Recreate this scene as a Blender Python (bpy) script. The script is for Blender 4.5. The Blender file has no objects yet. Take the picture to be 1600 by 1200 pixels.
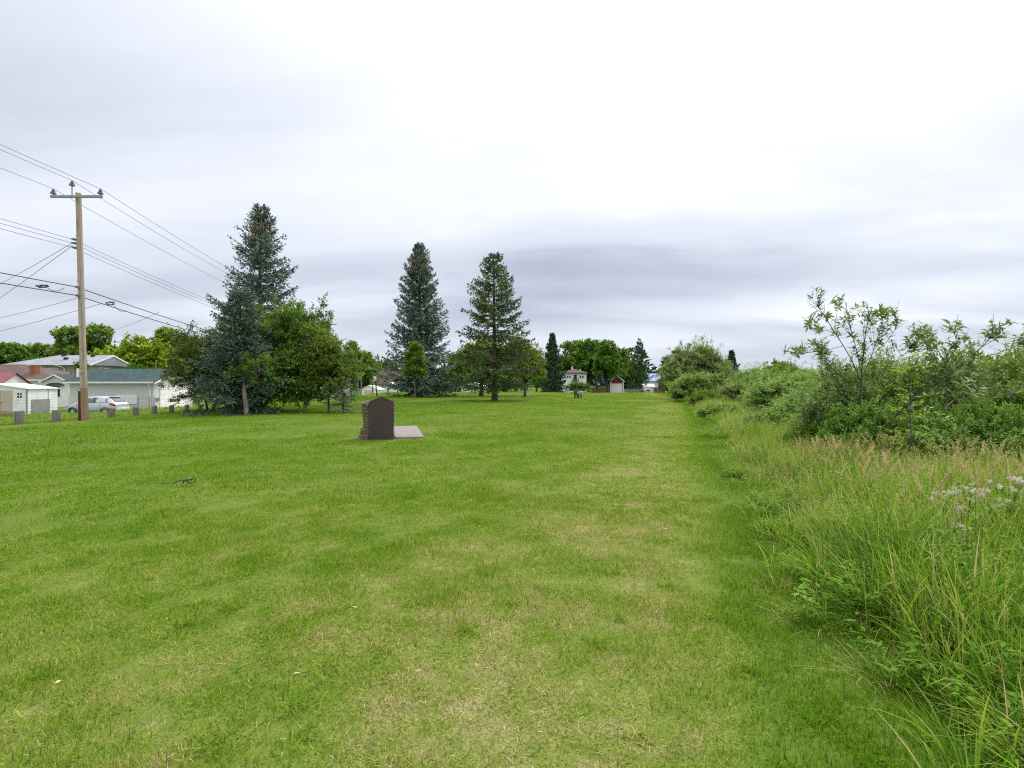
import bpy, math
import numpy as np
from math import radians as R

# ------------------------------------------------------------------ camera, sky, sun
SC = bpy.context.scene
COL = SC.collection
CAM_H = 1.6
cam_d = bpy.data.cameras.new('camera')
cam_d.sensor_width = 36.0
cam_d.lens = 18.0
cam_d.clip_end = 6000
cam = bpy.data.objects.new('camera', cam_d)
cam.location = (0, 0, CAM_H)
cam.rotation_euler = (R(90), 0, 0)
COL.objects.link(cam)
SC.camera = cam
SC.view_settings.view_transform = 'Standard'
SC.view_settings.look = 'None'
SC.view_settings.exposure = 0.52
SC.view_settings.gamma = 1.0
SC.view_settings.use_curve_mapping = False
SC.render.engine = 'CYCLES'
SC.cycles.max_bounces = 6
SC.cycles.use_denoising = False
SC.cycles.filter_width = 1.15
SC.cycles.transparent_max_bounces = 6

SUN_EL, SUN_AZ = R(52), R(36)          # azimuth measured to the right of the view axis (+Y)
SUN_DIR = (math.sin(SUN_AZ)*math.cos(SUN_EL), math.cos(SUN_AZ)*math.cos(SUN_EL), math.sin(SUN_EL))


class NT:
    """small helper for node trees"""
    def __init__(self, tree):
        self.t = tree
        self.n = tree.nodes
        self.l = tree.links

    def new(self, typ, **kw):
        n = self.n.new(typ)
        for k, v in kw.items():
            setattr(n, k, v)
        return n

    def put(self, sock, v):
        if isinstance(v, bpy.types.NodeSocket):
            self.l.new(v, sock)
        elif v is not None:
            if isinstance(v, (tuple, list)) and len(v) == 3 and sock.type == 'RGBA':
                v = (*v, 1)
            sock.default_value = v

    def math(self, op, a, b=None, c=None, clamp=False):
        n = self.new('ShaderNodeMath', operation=op, use_clamp=clamp)
        for i, v in enumerate((a, b, c)):
            if v is not None:
                self.put(n.inputs[i], v)
        return n.outputs[0]

    def mix(self, f, a, b, blend='MIX'):
        n = self.new('ShaderNodeMix', data_type='RGBA', blend_type=blend)
        self.put(n.inputs[0], f)
        self.put(n.inputs[6], a)
        self.put(n.inputs[7], b)
        return n.outputs[2]

    def step(self, v, a, b, lo=0.0, hi=1.0, kind='SMOOTHSTEP'):
        n = self.new('ShaderNodeMapRange', interpolation_type=kind)
        self.put(n.inputs[0], v)
        for i, x in enumerate((a, b, lo, hi)):
            self.put(n.inputs[i+1], x)
        return n.outputs[0]

    def noise(self, vec, scale, detail=3, rough=0.55, dist=0.0):
        n = self.new('ShaderNodeTexNoise')
        if vec is not None:
            self.put(n.inputs['Vector'], vec)
        n.inputs['Scale'].default_value = scale
        n.inputs['Detail'].default_value = detail
        n.inputs['Roughness'].default_value = rough
        n.inputs['Distortion'].default_value = dist
        return n.outputs[0]

    def mapping(self, vec, loc=(0, 0, 0), rot=(0, 0, 0), scl=(1, 1, 1)):
        n = self.new('ShaderNodeMapping')
        self.put(n.inputs[0], vec)
        n.inputs[1].default_value = loc
        n.inputs[2].default_value = rot
        n.inputs[3].default_value = scl
        return n.outputs[0]

    def ramp(self, f, stops):
        n = self.new('ShaderNodeValToRGB')
        e = n.color_ramp.elements
        while len(e) < len(stops):
            e.new(0.5)
        for el, (p, c) in zip(e, stops):
            el.position = p
            el.color = (*c, 1)
        self.put(n.inputs[0], f)
        return n.outputs[0]


def make_world():
    w = bpy.data.worlds.new('World')
    SC.world = w
    w.use_nodes = True
    k = NT(w.node_tree)
    k.n.clear()
    out = k.new('ShaderNodeOutputWorld')
    sky = k.new('ShaderNodeTexSky', sky_type='NISHITA')
    sky.sun_disc = False
    sky.sun_elevation = SUN_EL
    sky.sun_rotation = SUN_AZ
    bg1 = k.new('ShaderNodeBackground')
    k.put(bg1.inputs[0], sky.outputs[0])
    bg1.inputs[1].default_value = 0.1
    d = k.new('ShaderNodeTexCoord').outputs['Generated']
    sp = k.new('ShaderNodeSeparateXYZ')
    k.put(sp.inputs[0], d)
    x, y, z = sp.outputs
    zc = k.math('MAXIMUM', z, 0.0)
    # overcast deck: brighter towards the zenith
    base = k.math('ADD', k.math('MULTIPLY_ADD', zc, 0.06, 0.575), k.math('MULTIPLY', k.math('POWER', zc, 4.0), 1.75))
    dot = k.new('ShaderNodeVectorMath', operation='DOT_PRODUCT')
    k.put(dot.inputs[0], d)
    dot.inputs[1].default_value = SUN_DIR
    glow = k.math('POWER', k.math('MAXIMUM', dot.outputs['Value'], 0.0), 5.5)
    lum = k.math('MULTIPLY_ADD', glow, 0.31, base)
    # cloud streaks on a plane above
    inv = k.math('DIVIDE', 1.0, k.math('ADD', zc, 0.13))
    cx = k.math('MULTIPLY', x, inv)
    cy = k.math('MULTIPLY', y, inv)
    cv = k.new('ShaderNodeCombineXYZ')
    k.put(cv.inputs[0], cx)
    k.put(cv.inputs[1], cy)
    p1 = k.mapping(cv.outputs[0], (3.1, 0.7, 0), (0, 0, R(-24)), (0.36, 0.75, 1))
    n1 = k.noise(p1, 1.0, 4, 0.5, 0.5)
    p2 = k.mapping(cv.outputs[0], (7.3, 2.2, 0), (0, 0, R(-30)), (0.8, 1.7, 1))
    n2 = k.noise(p2, 1.0, 5, 0.55, 0.3)
    f1 = k.step(n1, 0.34, 0.66, -0.085, 0.07)
    f2 = k.step(n2, 0.3, 0.7, -0.03, 0.03)
    lum = k.math('ADD', lum, k.math('ADD', f1, f2))
    # the heavier grey cloud bank low over the far end of the field
    ax = k.math('DIVIDE', x, k.math('MAXIMUM', y, 0.05))
    ez = k.math('DIVIDE', z, k.math('MAXIMUM', y, 0.05))
    wob = k.math('MULTIPLY_ADD', n2, 0.16, -0.08)
    q1 = k.math('DIVIDE', k.math('SUBTRACT', ax, 0.20), 0.37)
    q2 = k.math('DIVIDE', k.math('ADD', k.math('SUBTRACT', k.math('SUBTRACT', ez, 0.165), k.math('MULTIPLY', ax, 0.10)), wob), 0.095)
    q = k.math('ADD', k.math('MULTIPLY', q1, q1), k.math('MULTIPLY', q2, q2))
    bank = k.math('MULTIPLY', k.step(q, 1.5, 0.0), k.step(y, 0.05, 0.3))
    lum = k.math('SUBTRACT', lum, k.math('MULTIPLY', bank, 0.12))
    colr = k.ramp(k.step(lum, 0.36, 0.92, kind='LINEAR'), [
        (0.0, (0.82, 0.91, 1.13)), (0.4, (0.905, 0.965, 1.10)), (0.75, (0.965, 0.985, 1.045)), (1.0, (1.0, 1.0, 1.0))])
    cm = k.new('ShaderNodeVectorMath', operation='SCALE')
    k.put(cm.inputs[0], colr)
    k.put(cm.inputs['Scale'], lum)
    bg2 = k.new('ShaderNodeBackground')
    k.put(bg2.inputs[0], cm.outputs[0])
    bg2.inputs[1].default_value = 1.0
    mx = k.new('ShaderNodeMixShader')
    mx.inputs[0].default_value = 0.95
    k.l.new(bg1.outputs[0], mx.inputs[1])
    k.l.new(bg2.outputs[0], mx.inputs[2])
    k.l.new(mx.outputs[0], out.inputs[0])


make_world()
sun_d = bpy.data.lights.new('sun', 'SUN')
sun_d.energy = 1.5
sun_d.angle = R(14)
sun_d.color = (1.0, 0.96, 0.9)
sun = bpy.data.objects.new('sun', sun_d)
sun.rotation_euler = (R(90)-SUN_EL, 0, -SUN_AZ + R(180))
sun.location = (20, 0, 60)
COL.objects.link(sun)

# ------------------------------------------------------------------ helpers
RNG = np.random.default_rng(11)


def edge_x(y):
    """where the mown lawn ends and the wild bank begins"""
    y = np.asarray(y, float)
    return np.where(y < 120, 0.9 + y*(0.36-0.0009*y), 31.14+0.15*(y-120)) + 0.16*np.sin(y*1.1) + 0.10*np.sin(y*2.7+1)


def sstep(v, a, b):
    t = np.clip((v-a)/(b-a), 0, 1)
    return t*t*(3-2*t)


def gz(x, y):
    """ground height"""
    x = np.asarray(x, float)
    y = np.asarray(y, float)
    h = -1.0*sstep(-x, 15, 38)*sstep(y, -30, 30)
    e = x-edge_x(y)
    h = h - 13*sstep(e, 5, 70) + 20*sstep(e, 160, 420)
    west = sstep(-x, -14, 12)
    h = h + 0.28*west*np.exp(-((y-84)/17)**2)*sstep(-x, 30, 10)
    far = sstep(y, 88, 125)
    h = h - far*(0.75 + 0.75*west)*sstep(-x, 60, 36)*(e < 30)
    h = h + 0.05*np.sin(x*0.31+1)*np.sin(y*0.23) + 0.02*np.sin(x*0.9)*np.sin(y*0.7+2)
    return h*sstep(np.hypot(x, y), 0.0, 4.0)


def G(x, y):
    return float(gz(x, y))


def PX(u, Y):
    return (u-800)/800*Y


def PZ(v, Y):
    return CAM_H + (600-v)*Y/800


def tag(o, label=None, cat=None, group=None, kind=None):
    if label:
        o['label'] = label
    if cat:
        o['category'] = cat
    if group:
        o['group'] = group
    if kind:
        o['kind'] = kind
    return o


def thing(name, label, cat, loc=(0, 0, 0), rotz=0.0, group=None):
    o = bpy.data.objects.new(name, None)
    o.empty_display_size = 0.2
    o.location = loc
    o.rotation_euler = (0, 0, rotz)
    COL.objects.link(o)
    return tag(o, label, cat, group)


def link(name, me, parent=None, loc=None):
    o = bpy.data.objects.new(name, me)
    COL.objects.link(o)
    if parent is not None:
        o.parent = parent
    if loc is not None:
        o.location = loc
    return o


def recolour(o, mat):
    o.material_slots[0].link = 'OBJECT'
    o.material_slots[0].material = mat
    return o


def copy_tree(o, parent=None, keep=True):
    kids = list(o.children)
    c = o.copy()
    COL.objects.link(c)
    c.parent = parent
    for ch in kids:
        copy_tree(ch, c)
    return c


class MB:
    """collects simple solids in one mesh; org is subtracted so world coordinates may be given"""
    def __init__(self, org=(0, 0, 0)):
        self.v = []
        self.f = []
        self.o = org

    def add(self, vs, fs):
        b = len(self.v)
        self.v += [(p[0]-self.o[0], p[1]-self.o[1], p[2]-self.o[2]) for p in vs]
        self.f += [tuple(i+b for i in f) for f in fs]
        return self

    def box(self, x0, x1, y0, y1, z0, z1, bev=0.0):
        if bev > 0:
            return self.bbox(x0, x1, y0, y1, z0, z1, bev)
        vs = [(x, y, z) for z in (z0, z1) for y in (y0, y1) for x in (x0, x1)]
        return self.add(vs, [(0, 2, 3, 1), (4, 5, 7, 6), (0, 1, 5, 4), (2, 6, 7, 3), (0, 4, 6, 2), (1, 3, 7, 5)])

    def bbox(self, x0, x1, y0, y1, z0, z1, b):
        """box with chamfered edges on top and sides"""
        rings = [(z0, 0), (z1-b, 0), (z1, b)]
        vs = []
        for z, i in rings:
            xa, xb, ya, yb = x0+i, x1-i, y0+i, y1-i
            vs += [(xa+b, ya, z), (xb-b, ya, z), (xb, ya+b, z), (xb, yb-b, z), (xb-b, yb, z), (xa+b, yb, z), (xa, yb-b, z), (xa, ya+b, z)]
        fs = [tuple(range(7, -1, -1)), tuple(range(16, 24))]
        for r in range(2):
            for i in range(8):
                j = (i+1) % 8
                fs.append((r*8+i, r*8+j, r*8+8+j, r*8+8+i))
        return self.add(vs, fs)

    def obox(self, c, ax, ay, az):
        """box from centre and three half-axis vectors"""
        c, ax, ay, az = map(np.array, (c, ax, ay, az))
        vs = [c+sx*ax+sy*ay+sz*az for sz in (-1, 1) for sy in (-1, 1) for sx in (-1, 1)]
        return self.add(vs, [(0, 2, 3, 1), (4, 5, 7, 6), (0, 1, 5, 4), (2, 6, 7, 3), (0, 4, 6, 2), (1, 3, 7, 5)])

    def bar(self, p, q, w, h=None, up=(0, 0, 1)):
        p, q = np.array(p, float), np.array(q, float)
        d = q-p
        L = np.linalg.norm(d)
        d = d/L
        s = np.cross(d, up)
        if np.linalg.norm(s) < 1e-4:
            s = np.cross(d, (1, 0, 0))
        s /= np.linalg.norm(s)
        t = np.cross(s, d)
        return self.obox((p+q)/2, d*L/2, s*w/2, t*(h or w)/2)

    def tube(self, pts, rad, n=8, cap=True):
        pts = np.array(pts, float)
        rad = np.full(len(pts), rad) if np.isscalar(rad) else np.array(rad, float)
        V, F = tubes(pts[None], rad[None], n)
        fs = [tuple(f) for f in F]
        if cap:
            m = len(pts)
            fs.append(tuple(range(n-1, -1, -1)))
            fs.append(tuple((m-1)*n+i for i in range(n)))
        return self.add([tuple(v) for v in V], fs)

    def poly(self, pts, d):
        """polygon extruded along vector d"""
        n = len(pts)
        d = np.array(d)
        vs = [tuple(p) for p in pts] + [tuple(np.array(p)+d) for p in pts]
        fs = [tuple(range(n-1, -1, -1)), tuple(range(n, 2*n))]
        fs += [(i, (i+1) % n, n+(i+1) % n, n+i) for i in range(n)]
        return self.add(vs, fs)

    def build(self, name, mat, parent=None, smooth=False, loc=None):
        me = bpy.data.meshes.new(name)
        me.from_pydata(self.v, [], self.f)
        import bmesh
        bm = bmesh.new()
        bm.from_mesh(me)
        bmesh.ops.recalc_face_normals(bm, faces=bm.faces)
        bm.to_mesh(me)
        bm.free()
        me.materials.append(mat)
        if smooth:
            me.polygons.foreach_set('use_smooth', np.ones(len(me.polygons), bool))
            try:
                me.set_sharp_from_angle(angle=R(40))
            except Exception:
                pass
        return link(name, me, parent, loc)


def np_mesh(name, V, F, mats, rnd=None, midx=None, smooth=False):
    me = bpy.data.meshes.new(name)
    V = np.asarray(V, np.float32)
    k = F.shape[1]
    me.vertices.add(len(V))
    me.vertices.foreach_set('co', V.ravel())
    me.loops.add(F.size)
    me.loops.foreach_set('vertex_index', F.astype(np.int32).ravel())
    me.polygons.add(len(F))
    me.polygons.foreach_set('loop_start', np.arange(0, F.size, k, dtype=np.int32))
    for m in mats:
        me.materials.append(m)
    if midx is not None:
        me.polygons.foreach_set('material_index', midx.astype(np.int32))
    if smooth:
        me.polygons.foreach_set('use_smooth', np.ones(len(F), bool))
    if rnd is not None:
        a = me.attributes.new('rnd', 'FLOAT', 'POINT')
        a.data.foreach_set('value', np.asarray(rnd, np.float32))
    me.update(calc_edges=True)
    return me


def unit(v):
    return v/np.maximum(np.linalg.norm(v, axis=-1, keepdims=True), 1e-9)


def tubes(P, Rr, sides=3):
    """P (n,k,3) centre lines, Rr (n,k) radii -> verts, quads"""
    n, k, _ = P.shape
    T = np.empty_like(P)
    T[:, 1:-1] = P[:, 2:]-P[:, :-2]
    T[:, 0] = P[:, 1]-P[:, 0]
    T[:, -1] = P[:, -1]-P[:, -2]
    T = unit(T)
    ref = np.where(np.abs(T[..., 2:3]) > 0.9, np.array([1.0, 0.13, 0]), np.array([0, 0, 1.0]))
    U = unit(np.cross(T, ref))
    W = np.cross(T, U)
    a = np.arange(sides)*2*np.pi/sides
    V = P[:, :, None, :] + Rr[:, :, None, None]*(np.cos(a)[:, None]*U[:, :, None, :]+np.sin(a)[:, None]*W[:, :, None, :])
    base = (np.arange(n)*k*sides)[:, None, None]
    i = np.arange(k-1)[:, None]*sides
    j = np.arange(sides)
    j2 = (j+1) % sides
    F = np.stack([base+i+j, base+i+j2, base+i+sides+j2, base+i+sides+j], -1).reshape(-1, 4)
    return V.reshape(-1, 3), F


def leaves(P, D, N, L, W, fold=0.18):
    """flat folded leaves: base P, axis D, normal N -> verts (4 each), tris (2 each)"""
    S = unit(np.cross(D, N))
    N2 = np.cross(S, D)
    L = L[:, None]
    W = W[:, None]
    mid = P+D*L*0.45
    V = np.stack([P, mid+S*W/2+N2*W*fold, P+D*L, mid-S*W/2+N2*W*fold], 1).reshape(-1, 3)
    b = (np.arange(len(P))*4)[:, None]
    F = np.concatenate([b+np.array([0, 1, 2]), b+np.array([0, 2, 3])], 0)
    return V, F


def rdir(rng, n):
    v = rng.normal(size=(n, 3))
    return unit(v)
# ------------------------------------------------------------------ materials
def material(name):
    m = bpy.data.materials.new(name)
    m.use_nodes = True
    k = NT(m.node_tree)
    k.n.clear()
    return m, k


def pos(k):
    return k.new('ShaderNodeNewGeometry').outputs['Position']


def objc(k):
    return k.new('ShaderNodeTexCoord').outputs['Object']


def finish(k, col, rough=0.7, metal=0.0, spec=0.4, bump=None, bstr=0.3, bdist=0.02, trans=None, tw=0.3):
    out = k.new('ShaderNodeOutputMaterial')
    b = k.new('ShaderNodeBsdfPrincipled')
    k.put(b.inputs['Base Color'], col)
    k.put(b.inputs['Roughness'], rough)
    k.put(b.inputs['Metallic'], metal)
    k.put(b.inputs['Specular IOR Level'], spec)
    if bump is not None:
        bn = k.new('ShaderNodeBump')
        bn.inputs['Strength'].default_value = bstr
        bn.inputs['Distance'].default_value = bdist
        k.put(bn.inputs['Height'], bump)
        k.l.new(bn.outputs[0], b.inputs['Normal'])
    if trans is not None:
        t = k.new('ShaderNodeBsdfTranslucent')
        k.put(t.inputs[0], trans)
        mx = k.new('ShaderNodeMixShader')
        mx.inputs[0].default_value = tw
        k.l.new(b.outputs[0], mx.inputs[1])
        k.l.new(t.outputs[0], mx.inputs[2])
        k.l.new(mx.outputs[0], out.inputs[0])
    else:
        k.l.new(b.outputs[0], out.inputs[0])


def mat_plain(name, col, rough=0.6, metal=0.0, var=0.12, scale=3.0, spec=0.4, bstr=0.15, dirt=None):
    m, k = material(name)
    p = objc(k)
    n = k.noise(p, scale, 5, 0.6)
    c = tuple(col)
    lo = tuple(x*(1-var) for x in c)
    hi = tuple(min(1, x*(1+var)) for x in c)
    cc = k.ramp(n, [(0.3, lo), (0.7, hi)])
    if dirt is not None:
        n2 = k.noise(k.mapping(p, (3, 5, 1), (0, 0, 0), (1, 1, 0.35)), scale*2.2, 6, 0.7)
        cc = k.mix(k.step(n2, 0.5, 0.75, 0, 0.55), cc, dirt)
    finish(k, cc, rough, metal, spec, k.noise(p, scale*9, 4, 0.6), bstr, 0.01)
    return m


def mat_leaf(name, stops, tw=0.3, rough=0.6, patch=0.6, spec=0.15, tcol=None, gain=1.9):
    """foliage: colour by the random value each leaf carries, shifted clump by clump"""
    m, k = material(name)
    at = k.new('ShaderNodeAttribute', attribute_name='rnd')
    oi = k.new('ShaderNodeObjectInfo')
    n = k.noise(objc(k), patch, 2, 0.5)
    f = k.math('ADD', at.outputs['Fac'], k.math('MULTIPLY_ADD', n, 0.7, -0.35))
    f = k.math('ADD', f, k.math('MULTIPLY_ADD', oi.outputs['Random'], 0.16, -0.08), clamp=True)
    c = k.ramp(f, [(a, tuple(min(1, x*gain) for x in q)) for a, q in stops])
    tc = k.mix(0.6, c, tcol or (0.25, 0.33, 0.03), 'MIX')
    finish(k, c, rough, 0, spec, trans=tc, tw=tw)
    return m


def lawn_colour(k, blades=False):
    """colour of the turf from where it grows: worn and dry patches, lush strip by the bank"""
    p = pos(k)
    s = k.new('ShaderNodeSeparateXYZ')
    k.put(s.inputs[0], p)
    x, y, _ = s.outputs
    e = k.math('SUBTRACT', x, k.math('MULTIPLY_ADD', y, k.math('MULTIPLY_ADD', y, -0.0009, 0.36), 0.9))
    n1 = k.noise(k.mapping(p, (4, 9, 0), (0, 0, R(20)), (1, 0.7, 0)), 0.16, 3, 0.55)
    n2 = k.noise(k.mapping(p, (1, 3, 0), (0, 0, 0), (1, 1, 0)), 1.05, 4, 0.6, 0.6)
    n3 = k.noise(k.mapping(p, (8, 2, 0), (0, 0, 0), (1, 1, 0)), 3.6, 3, 0.6)
    wob = k.math('MULTIPLY_ADD', n2, 1.6, -0.8)
    ew = k.math('ADD', e, wob)
    near = k.step(y, 13, 1.5)                              # tired turf on the trodden near part
    strip = k.math('MULTIPLY', k.step(ew, -4.2, -1.9), k.step(ew, -0.5, -1.3))
    dry = k.math('MULTIPLY_ADD', n1, 0.50, 0.02)
    dry = k.math('ADD', dry, k.math('MULTIPLY', k.math('MULTIPLY_ADD', n2, 1.0, -0.5), 0.85))
    dry = k.math('ADD', dry, k.math('MULTIPLY', k.math('MULTIPLY_ADD', n3, 1.0, -0.5), 0.95))
    dry = k.math('MULTIPLY_ADD', near, 0.12, dry)
    dry = k.math('MULTIPLY_ADD', strip, 0.25, dry)
    lush = k.step(ew, -0.9, -0.1)
    dry = k.math('SUBTRACT', dry, k.math('MULTIPLY', lush, 0.42))
    dry = k.math('SUBTRACT', dry, k.math('MULTIPLY', k.step(x, -1, -9), 0.12))
    if blades:
        at = k.new('ShaderNodeAttribute', attribute_name='rnd')
        dry = k.math('ADD', dry, k.math('MULTIPLY_ADD', at.outputs['Fac'], 0.62, -0.31))
    else:
        n4 = k.noise(p, 60, 3, 0.7)
        dry = k.math('ADD', dry, k.math('MULTIPLY_ADD', n4, 0.5, -0.25))
    c = k.ramp(dry, [(0.0, (0.105, 0.215, 0.013)), (0.28, (0.15, 0.258, 0.017)), (0.5, (0.21, 0.288, 0.040)),
                     (0.72, (0.33, 0.325, 0.115)), (1.0, (0.52, 0.43, 0.26))])
    return c, p


def mat_lawn():
    m, k = material('turf')
    c, p = lawn_colour(k)
    n = k.noise(p, 90, 3, 0.7)
    n2 = k.noise(p, 14, 4, 0.7)
    c = k.mix(k.step(n, 0.38, 0.64, 0.80, 0.25), c, (0.085, 0.085, 0.032))
    c = k.mix(k.step(n2, 0.42, 0.62, 0.28, 0.0), c, (0.06, 0.10, 0.018))
    finish(k, c, 0.95, 0, 0.05, k.noise(p, 35, 4, 0.7), 0.35, 0.03)
    return m


def mat_blade():
    m, k = material('turf_blade')
    c, p = lawn_colour(k, True)
    at = k.new('ShaderNodeAttribute', attribute_name='rnd')
    hs = k.math('FRACT', k.math('MULTIPLY', at.outputs['Fac'], 37.7))
    hv = k.new('ShaderNodeCombineXYZ')
    for i, g in enumerate((1.0, 0.97, 0.9)):
        k.put(hv.inputs[i], k.math('MULTIPLY', k.math('MULTIPLY_ADD', hs, 1.15, 0.72), g))
    cb = k.mix(1.0, c, hv.outputs[0], 'MULTIPLY')
    finish(k, cb, 0.7, 0, 0.06, trans=cb, tw=0.4)
    return m


def mat_wild():
    """tall unmown grass: green blades among straw"""
    m, k = material('wild_grass_blade')
    at = k.new('ShaderNodeAttribute', attribute_name='rnd')
    n = k.noise(k.mapping(pos(k), (0, 0, 0), (0, 0, 0), (1, 1, 0.2)), 0.9, 3, 0.5)
    f = k.math('ADD', at.outputs['Fac'], k.math('MULTIPLY_ADD', n, 0.8, -0.42), clamp=True)
    c = k.ramp(f, [(0.0, (0.075, 0.19, 0.016)), (0.32, (0.18, 0.345, 0.020)), (0.58, (0.30, 0.43, 0.038)),
                   (0.8, (0.48, 0.46, 0.13)), (1.0, (0.64, 0.50, 0.26))])
    finish(k, c, 0.6, 0, 0.12, trans=c, tw=0.45)
    return m


def mat_bark(name, a, b, scale=6):
    m, k = material(name)
    p = k.mapping(objc(k), scl=(1, 1, 0.25))
    n = k.noise(p, scale, 6, 0.7)
    finish(k, k.ramp(n, [(0.3, a), (0.7, b)]), 0.9, 0, 0.2, n, 0.8, 0.03)
    return m


def mat_roof(name, col, course=0.14):
    """asphalt shingles: fine tabs, blotched"""
    m, k = material(name)
    p = objc(k)
    br = k.new('ShaderNodeTexBrick')
    s = k.new('ShaderNodeSeparateXYZ')
    k.put(s.inputs[0], p)
    cv = k.new('ShaderNodeCombineXYZ')
    k.put(cv.inputs[0], k.math('ADD', s.outputs[0], s.outputs[1]))
    k.put(cv.inputs[1], k.math('MULTIPLY', s.outputs[2], 2.4))
    k.put(br.inputs['Vector'], cv.outputs[0])
    br.inputs['Scale'].default_value = 1.0
    br.inputs['Brick Width'].default_value = 0.33
    br.inputs['Row Height'].default_value = course
    br.inputs['Mortar Size'].default_value = 0.012
    br.inputs['Color1'].default_value = (*[c*0.8 for c in col], 1)
    br.inputs['Color2'].default_value = (*[c*1.2 for c in col], 1)
    br.inputs['Mortar'].default_value = (*[c*0.5 for c in col], 1)
    n = k.noise(p, 0.8, 4, 0.6)
    c = k.mix(k.step(n, 0.35, 0.7, 0.0, 0.35), br.outputs[0], tuple(x*1.5 for x in col))
    finish(k, c, 0.9, 0, 0.2, br.outputs['Fac'], 0.4, 0.01)
    return m


def mat_siding(name, col, course=0.15, strength=0.35):
    m, k = material(name)
    p = objc(k)
    s = k.new('ShaderNodeSeparateXYZ')
    k.put(s.inputs[0], p)
    fr = k.math('FRACT', k.math('DIVIDE', s.outputs[2], course))
    n = k.noise(k.mapping(p, scl=(1, 1, 0.4)), 1.5, 5, 0.6)
    c = k.ramp(n, [(0.3, tuple(x*0.88 for x in col)), (0.7, tuple(min(1, x*1.06) for x in col))])
    c = k.mix(k.step(fr, 0.10, 0.02, 0, strength), c, tuple(x*0.4 for x in col))
    finish(k, c, 0.6, 0, 0.3, fr, 0.5, 0.02)
    return m


def mat_wood(name, a, b, axis='Z', scale=2.0, rough=0.85, knots=False):
    m, k = material(name)
    sc = {'X': (0.12, 1, 1), 'Y': (1, 0.12, 1), 'Z': (1, 1, 0.12)}[axis]
    p = objc(k)
    n = k.noise(k.mapping(p, scl=sc), scale*6, 6, 0.65, 0.3)
    c = k.ramp(n, [(0.25, a), (0.75, b)])
    if knots:
        v = k.new('ShaderNodeTexVoronoi')
        k.put(v.inputs['Vector'], k.mapping(p, scl=(1, 1, 0.45)))
        v.inputs['Scale'].default_value = 3.4
        c = k.mix(k.step(v.outputs['Distance'], 0.10, 0.03, 0, 0.75), c, (0.09, 0.045, 0.02))
        cr = k.noise(k.mapping(p, scl=(9, 9, 0.22)), 2.2, 4, 0.6)
        c = k.mix(k.step(cr, 0.56, 0.62, 0, 0.42), c, (0.10, 0.07, 0.05))
        st = k.noise(k.mapping(p, (2, 1, 0), (0, 0, 0), (1, 1, 0.3)), 1.6, 4, 0.6)
        c = k.mix(k.step(st, 0.48, 0.7, 0, 0.2), c, (0.25, 0.215, 0.185))
    finish(k, c, rough, 0, 0.25, n, 0.5, 0.01)
    return m


def mat_concrete(name, col, scale=5):
    m, k = material(name)
    p = objc(k)
    n = k.noise(p, scale, 6, 0.7)
    n2 = k.noise(p, scale*14, 3, 0.7)
    c = k.ramp(n, [(0.25, tuple(x*0.72 for x in col)), (0.75, tuple(x*1.15 for x in col))])
    c = k.mix(k.step(n2, 0.55, 0.75, 0, 0.3), c, tuple(x*0.55 for x in col))
    finish(k, c, 0.9, 0, 0.2, n2, 0.5, 0.01)
    return m


def mat_glass(name, col=(0.02, 0.025, 0.03), rough=0.06):
    m, k = material(name)
    finish(k, col, rough, 0, 0.8)
    return m


M = {}
M['lawn'] = mat_lawn()
M['blade'] = mat_blade()
M['wild'] = mat_wild()
M['bark_spruce'] = mat_bark('bark_grey_brown', (0.045, 0.036, 0.03), (0.14, 0.11, 0.09))
M['bark_pale'] = mat_bark('bark_pale', (0.12, 0.09, 0.07), (0.33, 0.27, 0.22))
M['bark_dark'] = mat_bark('bark_dark', (0.03, 0.025, 0.022), (0.10, 0.085, 0.075))
M['bark_grey'] = mat_bark('bark_weathered', (0.06, 0.055, 0.05), (0.19, 0.18, 0.17))
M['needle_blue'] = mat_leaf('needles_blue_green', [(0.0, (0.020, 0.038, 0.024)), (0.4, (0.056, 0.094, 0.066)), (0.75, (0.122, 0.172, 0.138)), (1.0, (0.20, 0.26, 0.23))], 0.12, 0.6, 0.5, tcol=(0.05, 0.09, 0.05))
M['needle_green'] = mat_leaf('needles_dull_green', [(0.0, (0.022, 0.040, 0.016)), (0.45, (0.064, 0.098, 0.036)), (0.8, (0.118, 0.160, 0.054)), (1.0, (0.19, 0.24, 0.08))], 0.15, 0.6, 0.5, tcol=(0.08, 0.1, 0.02))
M['needle_dark'] = mat_leaf('needles_dark', [(0.0, (0.010, 0.024, 0.014)), (0.5, (0.030, 0.058, 0.030)), (1.0, (0.085, 0.125, 0.07))], 0.12, 0.6, 0.5, tcol=(0.05, 0.08, 0.03))
M['leaf_mid'] = mat_leaf('leaves_mid_green', [(0.0, (0.026, 0.058, 0.008)), (0.45, (0.068, 0.135, 0.014)), (0.8, (0.125, 0.21, 0.028)), (1.0, (0.20, 0.29, 0.05))], 0.3)
M['leaf_apple'] = mat_leaf('leaves_apple', [(0.0, (0.020, 0.050, 0.007)), (0.45, (0.052, 0.110, 0.013)), (0.8, (0.10, 0.175, 0.026)), (1.0, (0.165, 0.245, 0.045))], 0.28)
M['leaf_dark'] = mat_leaf('leaves_deep_green', [(0.0, (0.018, 0.050, 0.006)), (0.5, (0.044, 0.110, 0.012)), (0.85, (0.085, 0.175, 0.022)), (1.0, (0.14, 0.24, 0.04))], 0.28)
M['leaf_yellow'] = mat_leaf('leaves_yellow_green', [(0.0, (0.06, 0.095, 0.006)), (0.5, (0.14, 0.20, 0.010)), (1.0, (0.27, 0.33, 0.03))], 0.33)
M['leaf_olive'] = mat_leaf('leaves_olive', [(0.0, (0.052, 0.068, 0.008)), (0.5, (0.130, 0.150, 0.016)), (1.0, (0.25, 0.26, 0.036))], 0.3, patch=1.1)
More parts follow.
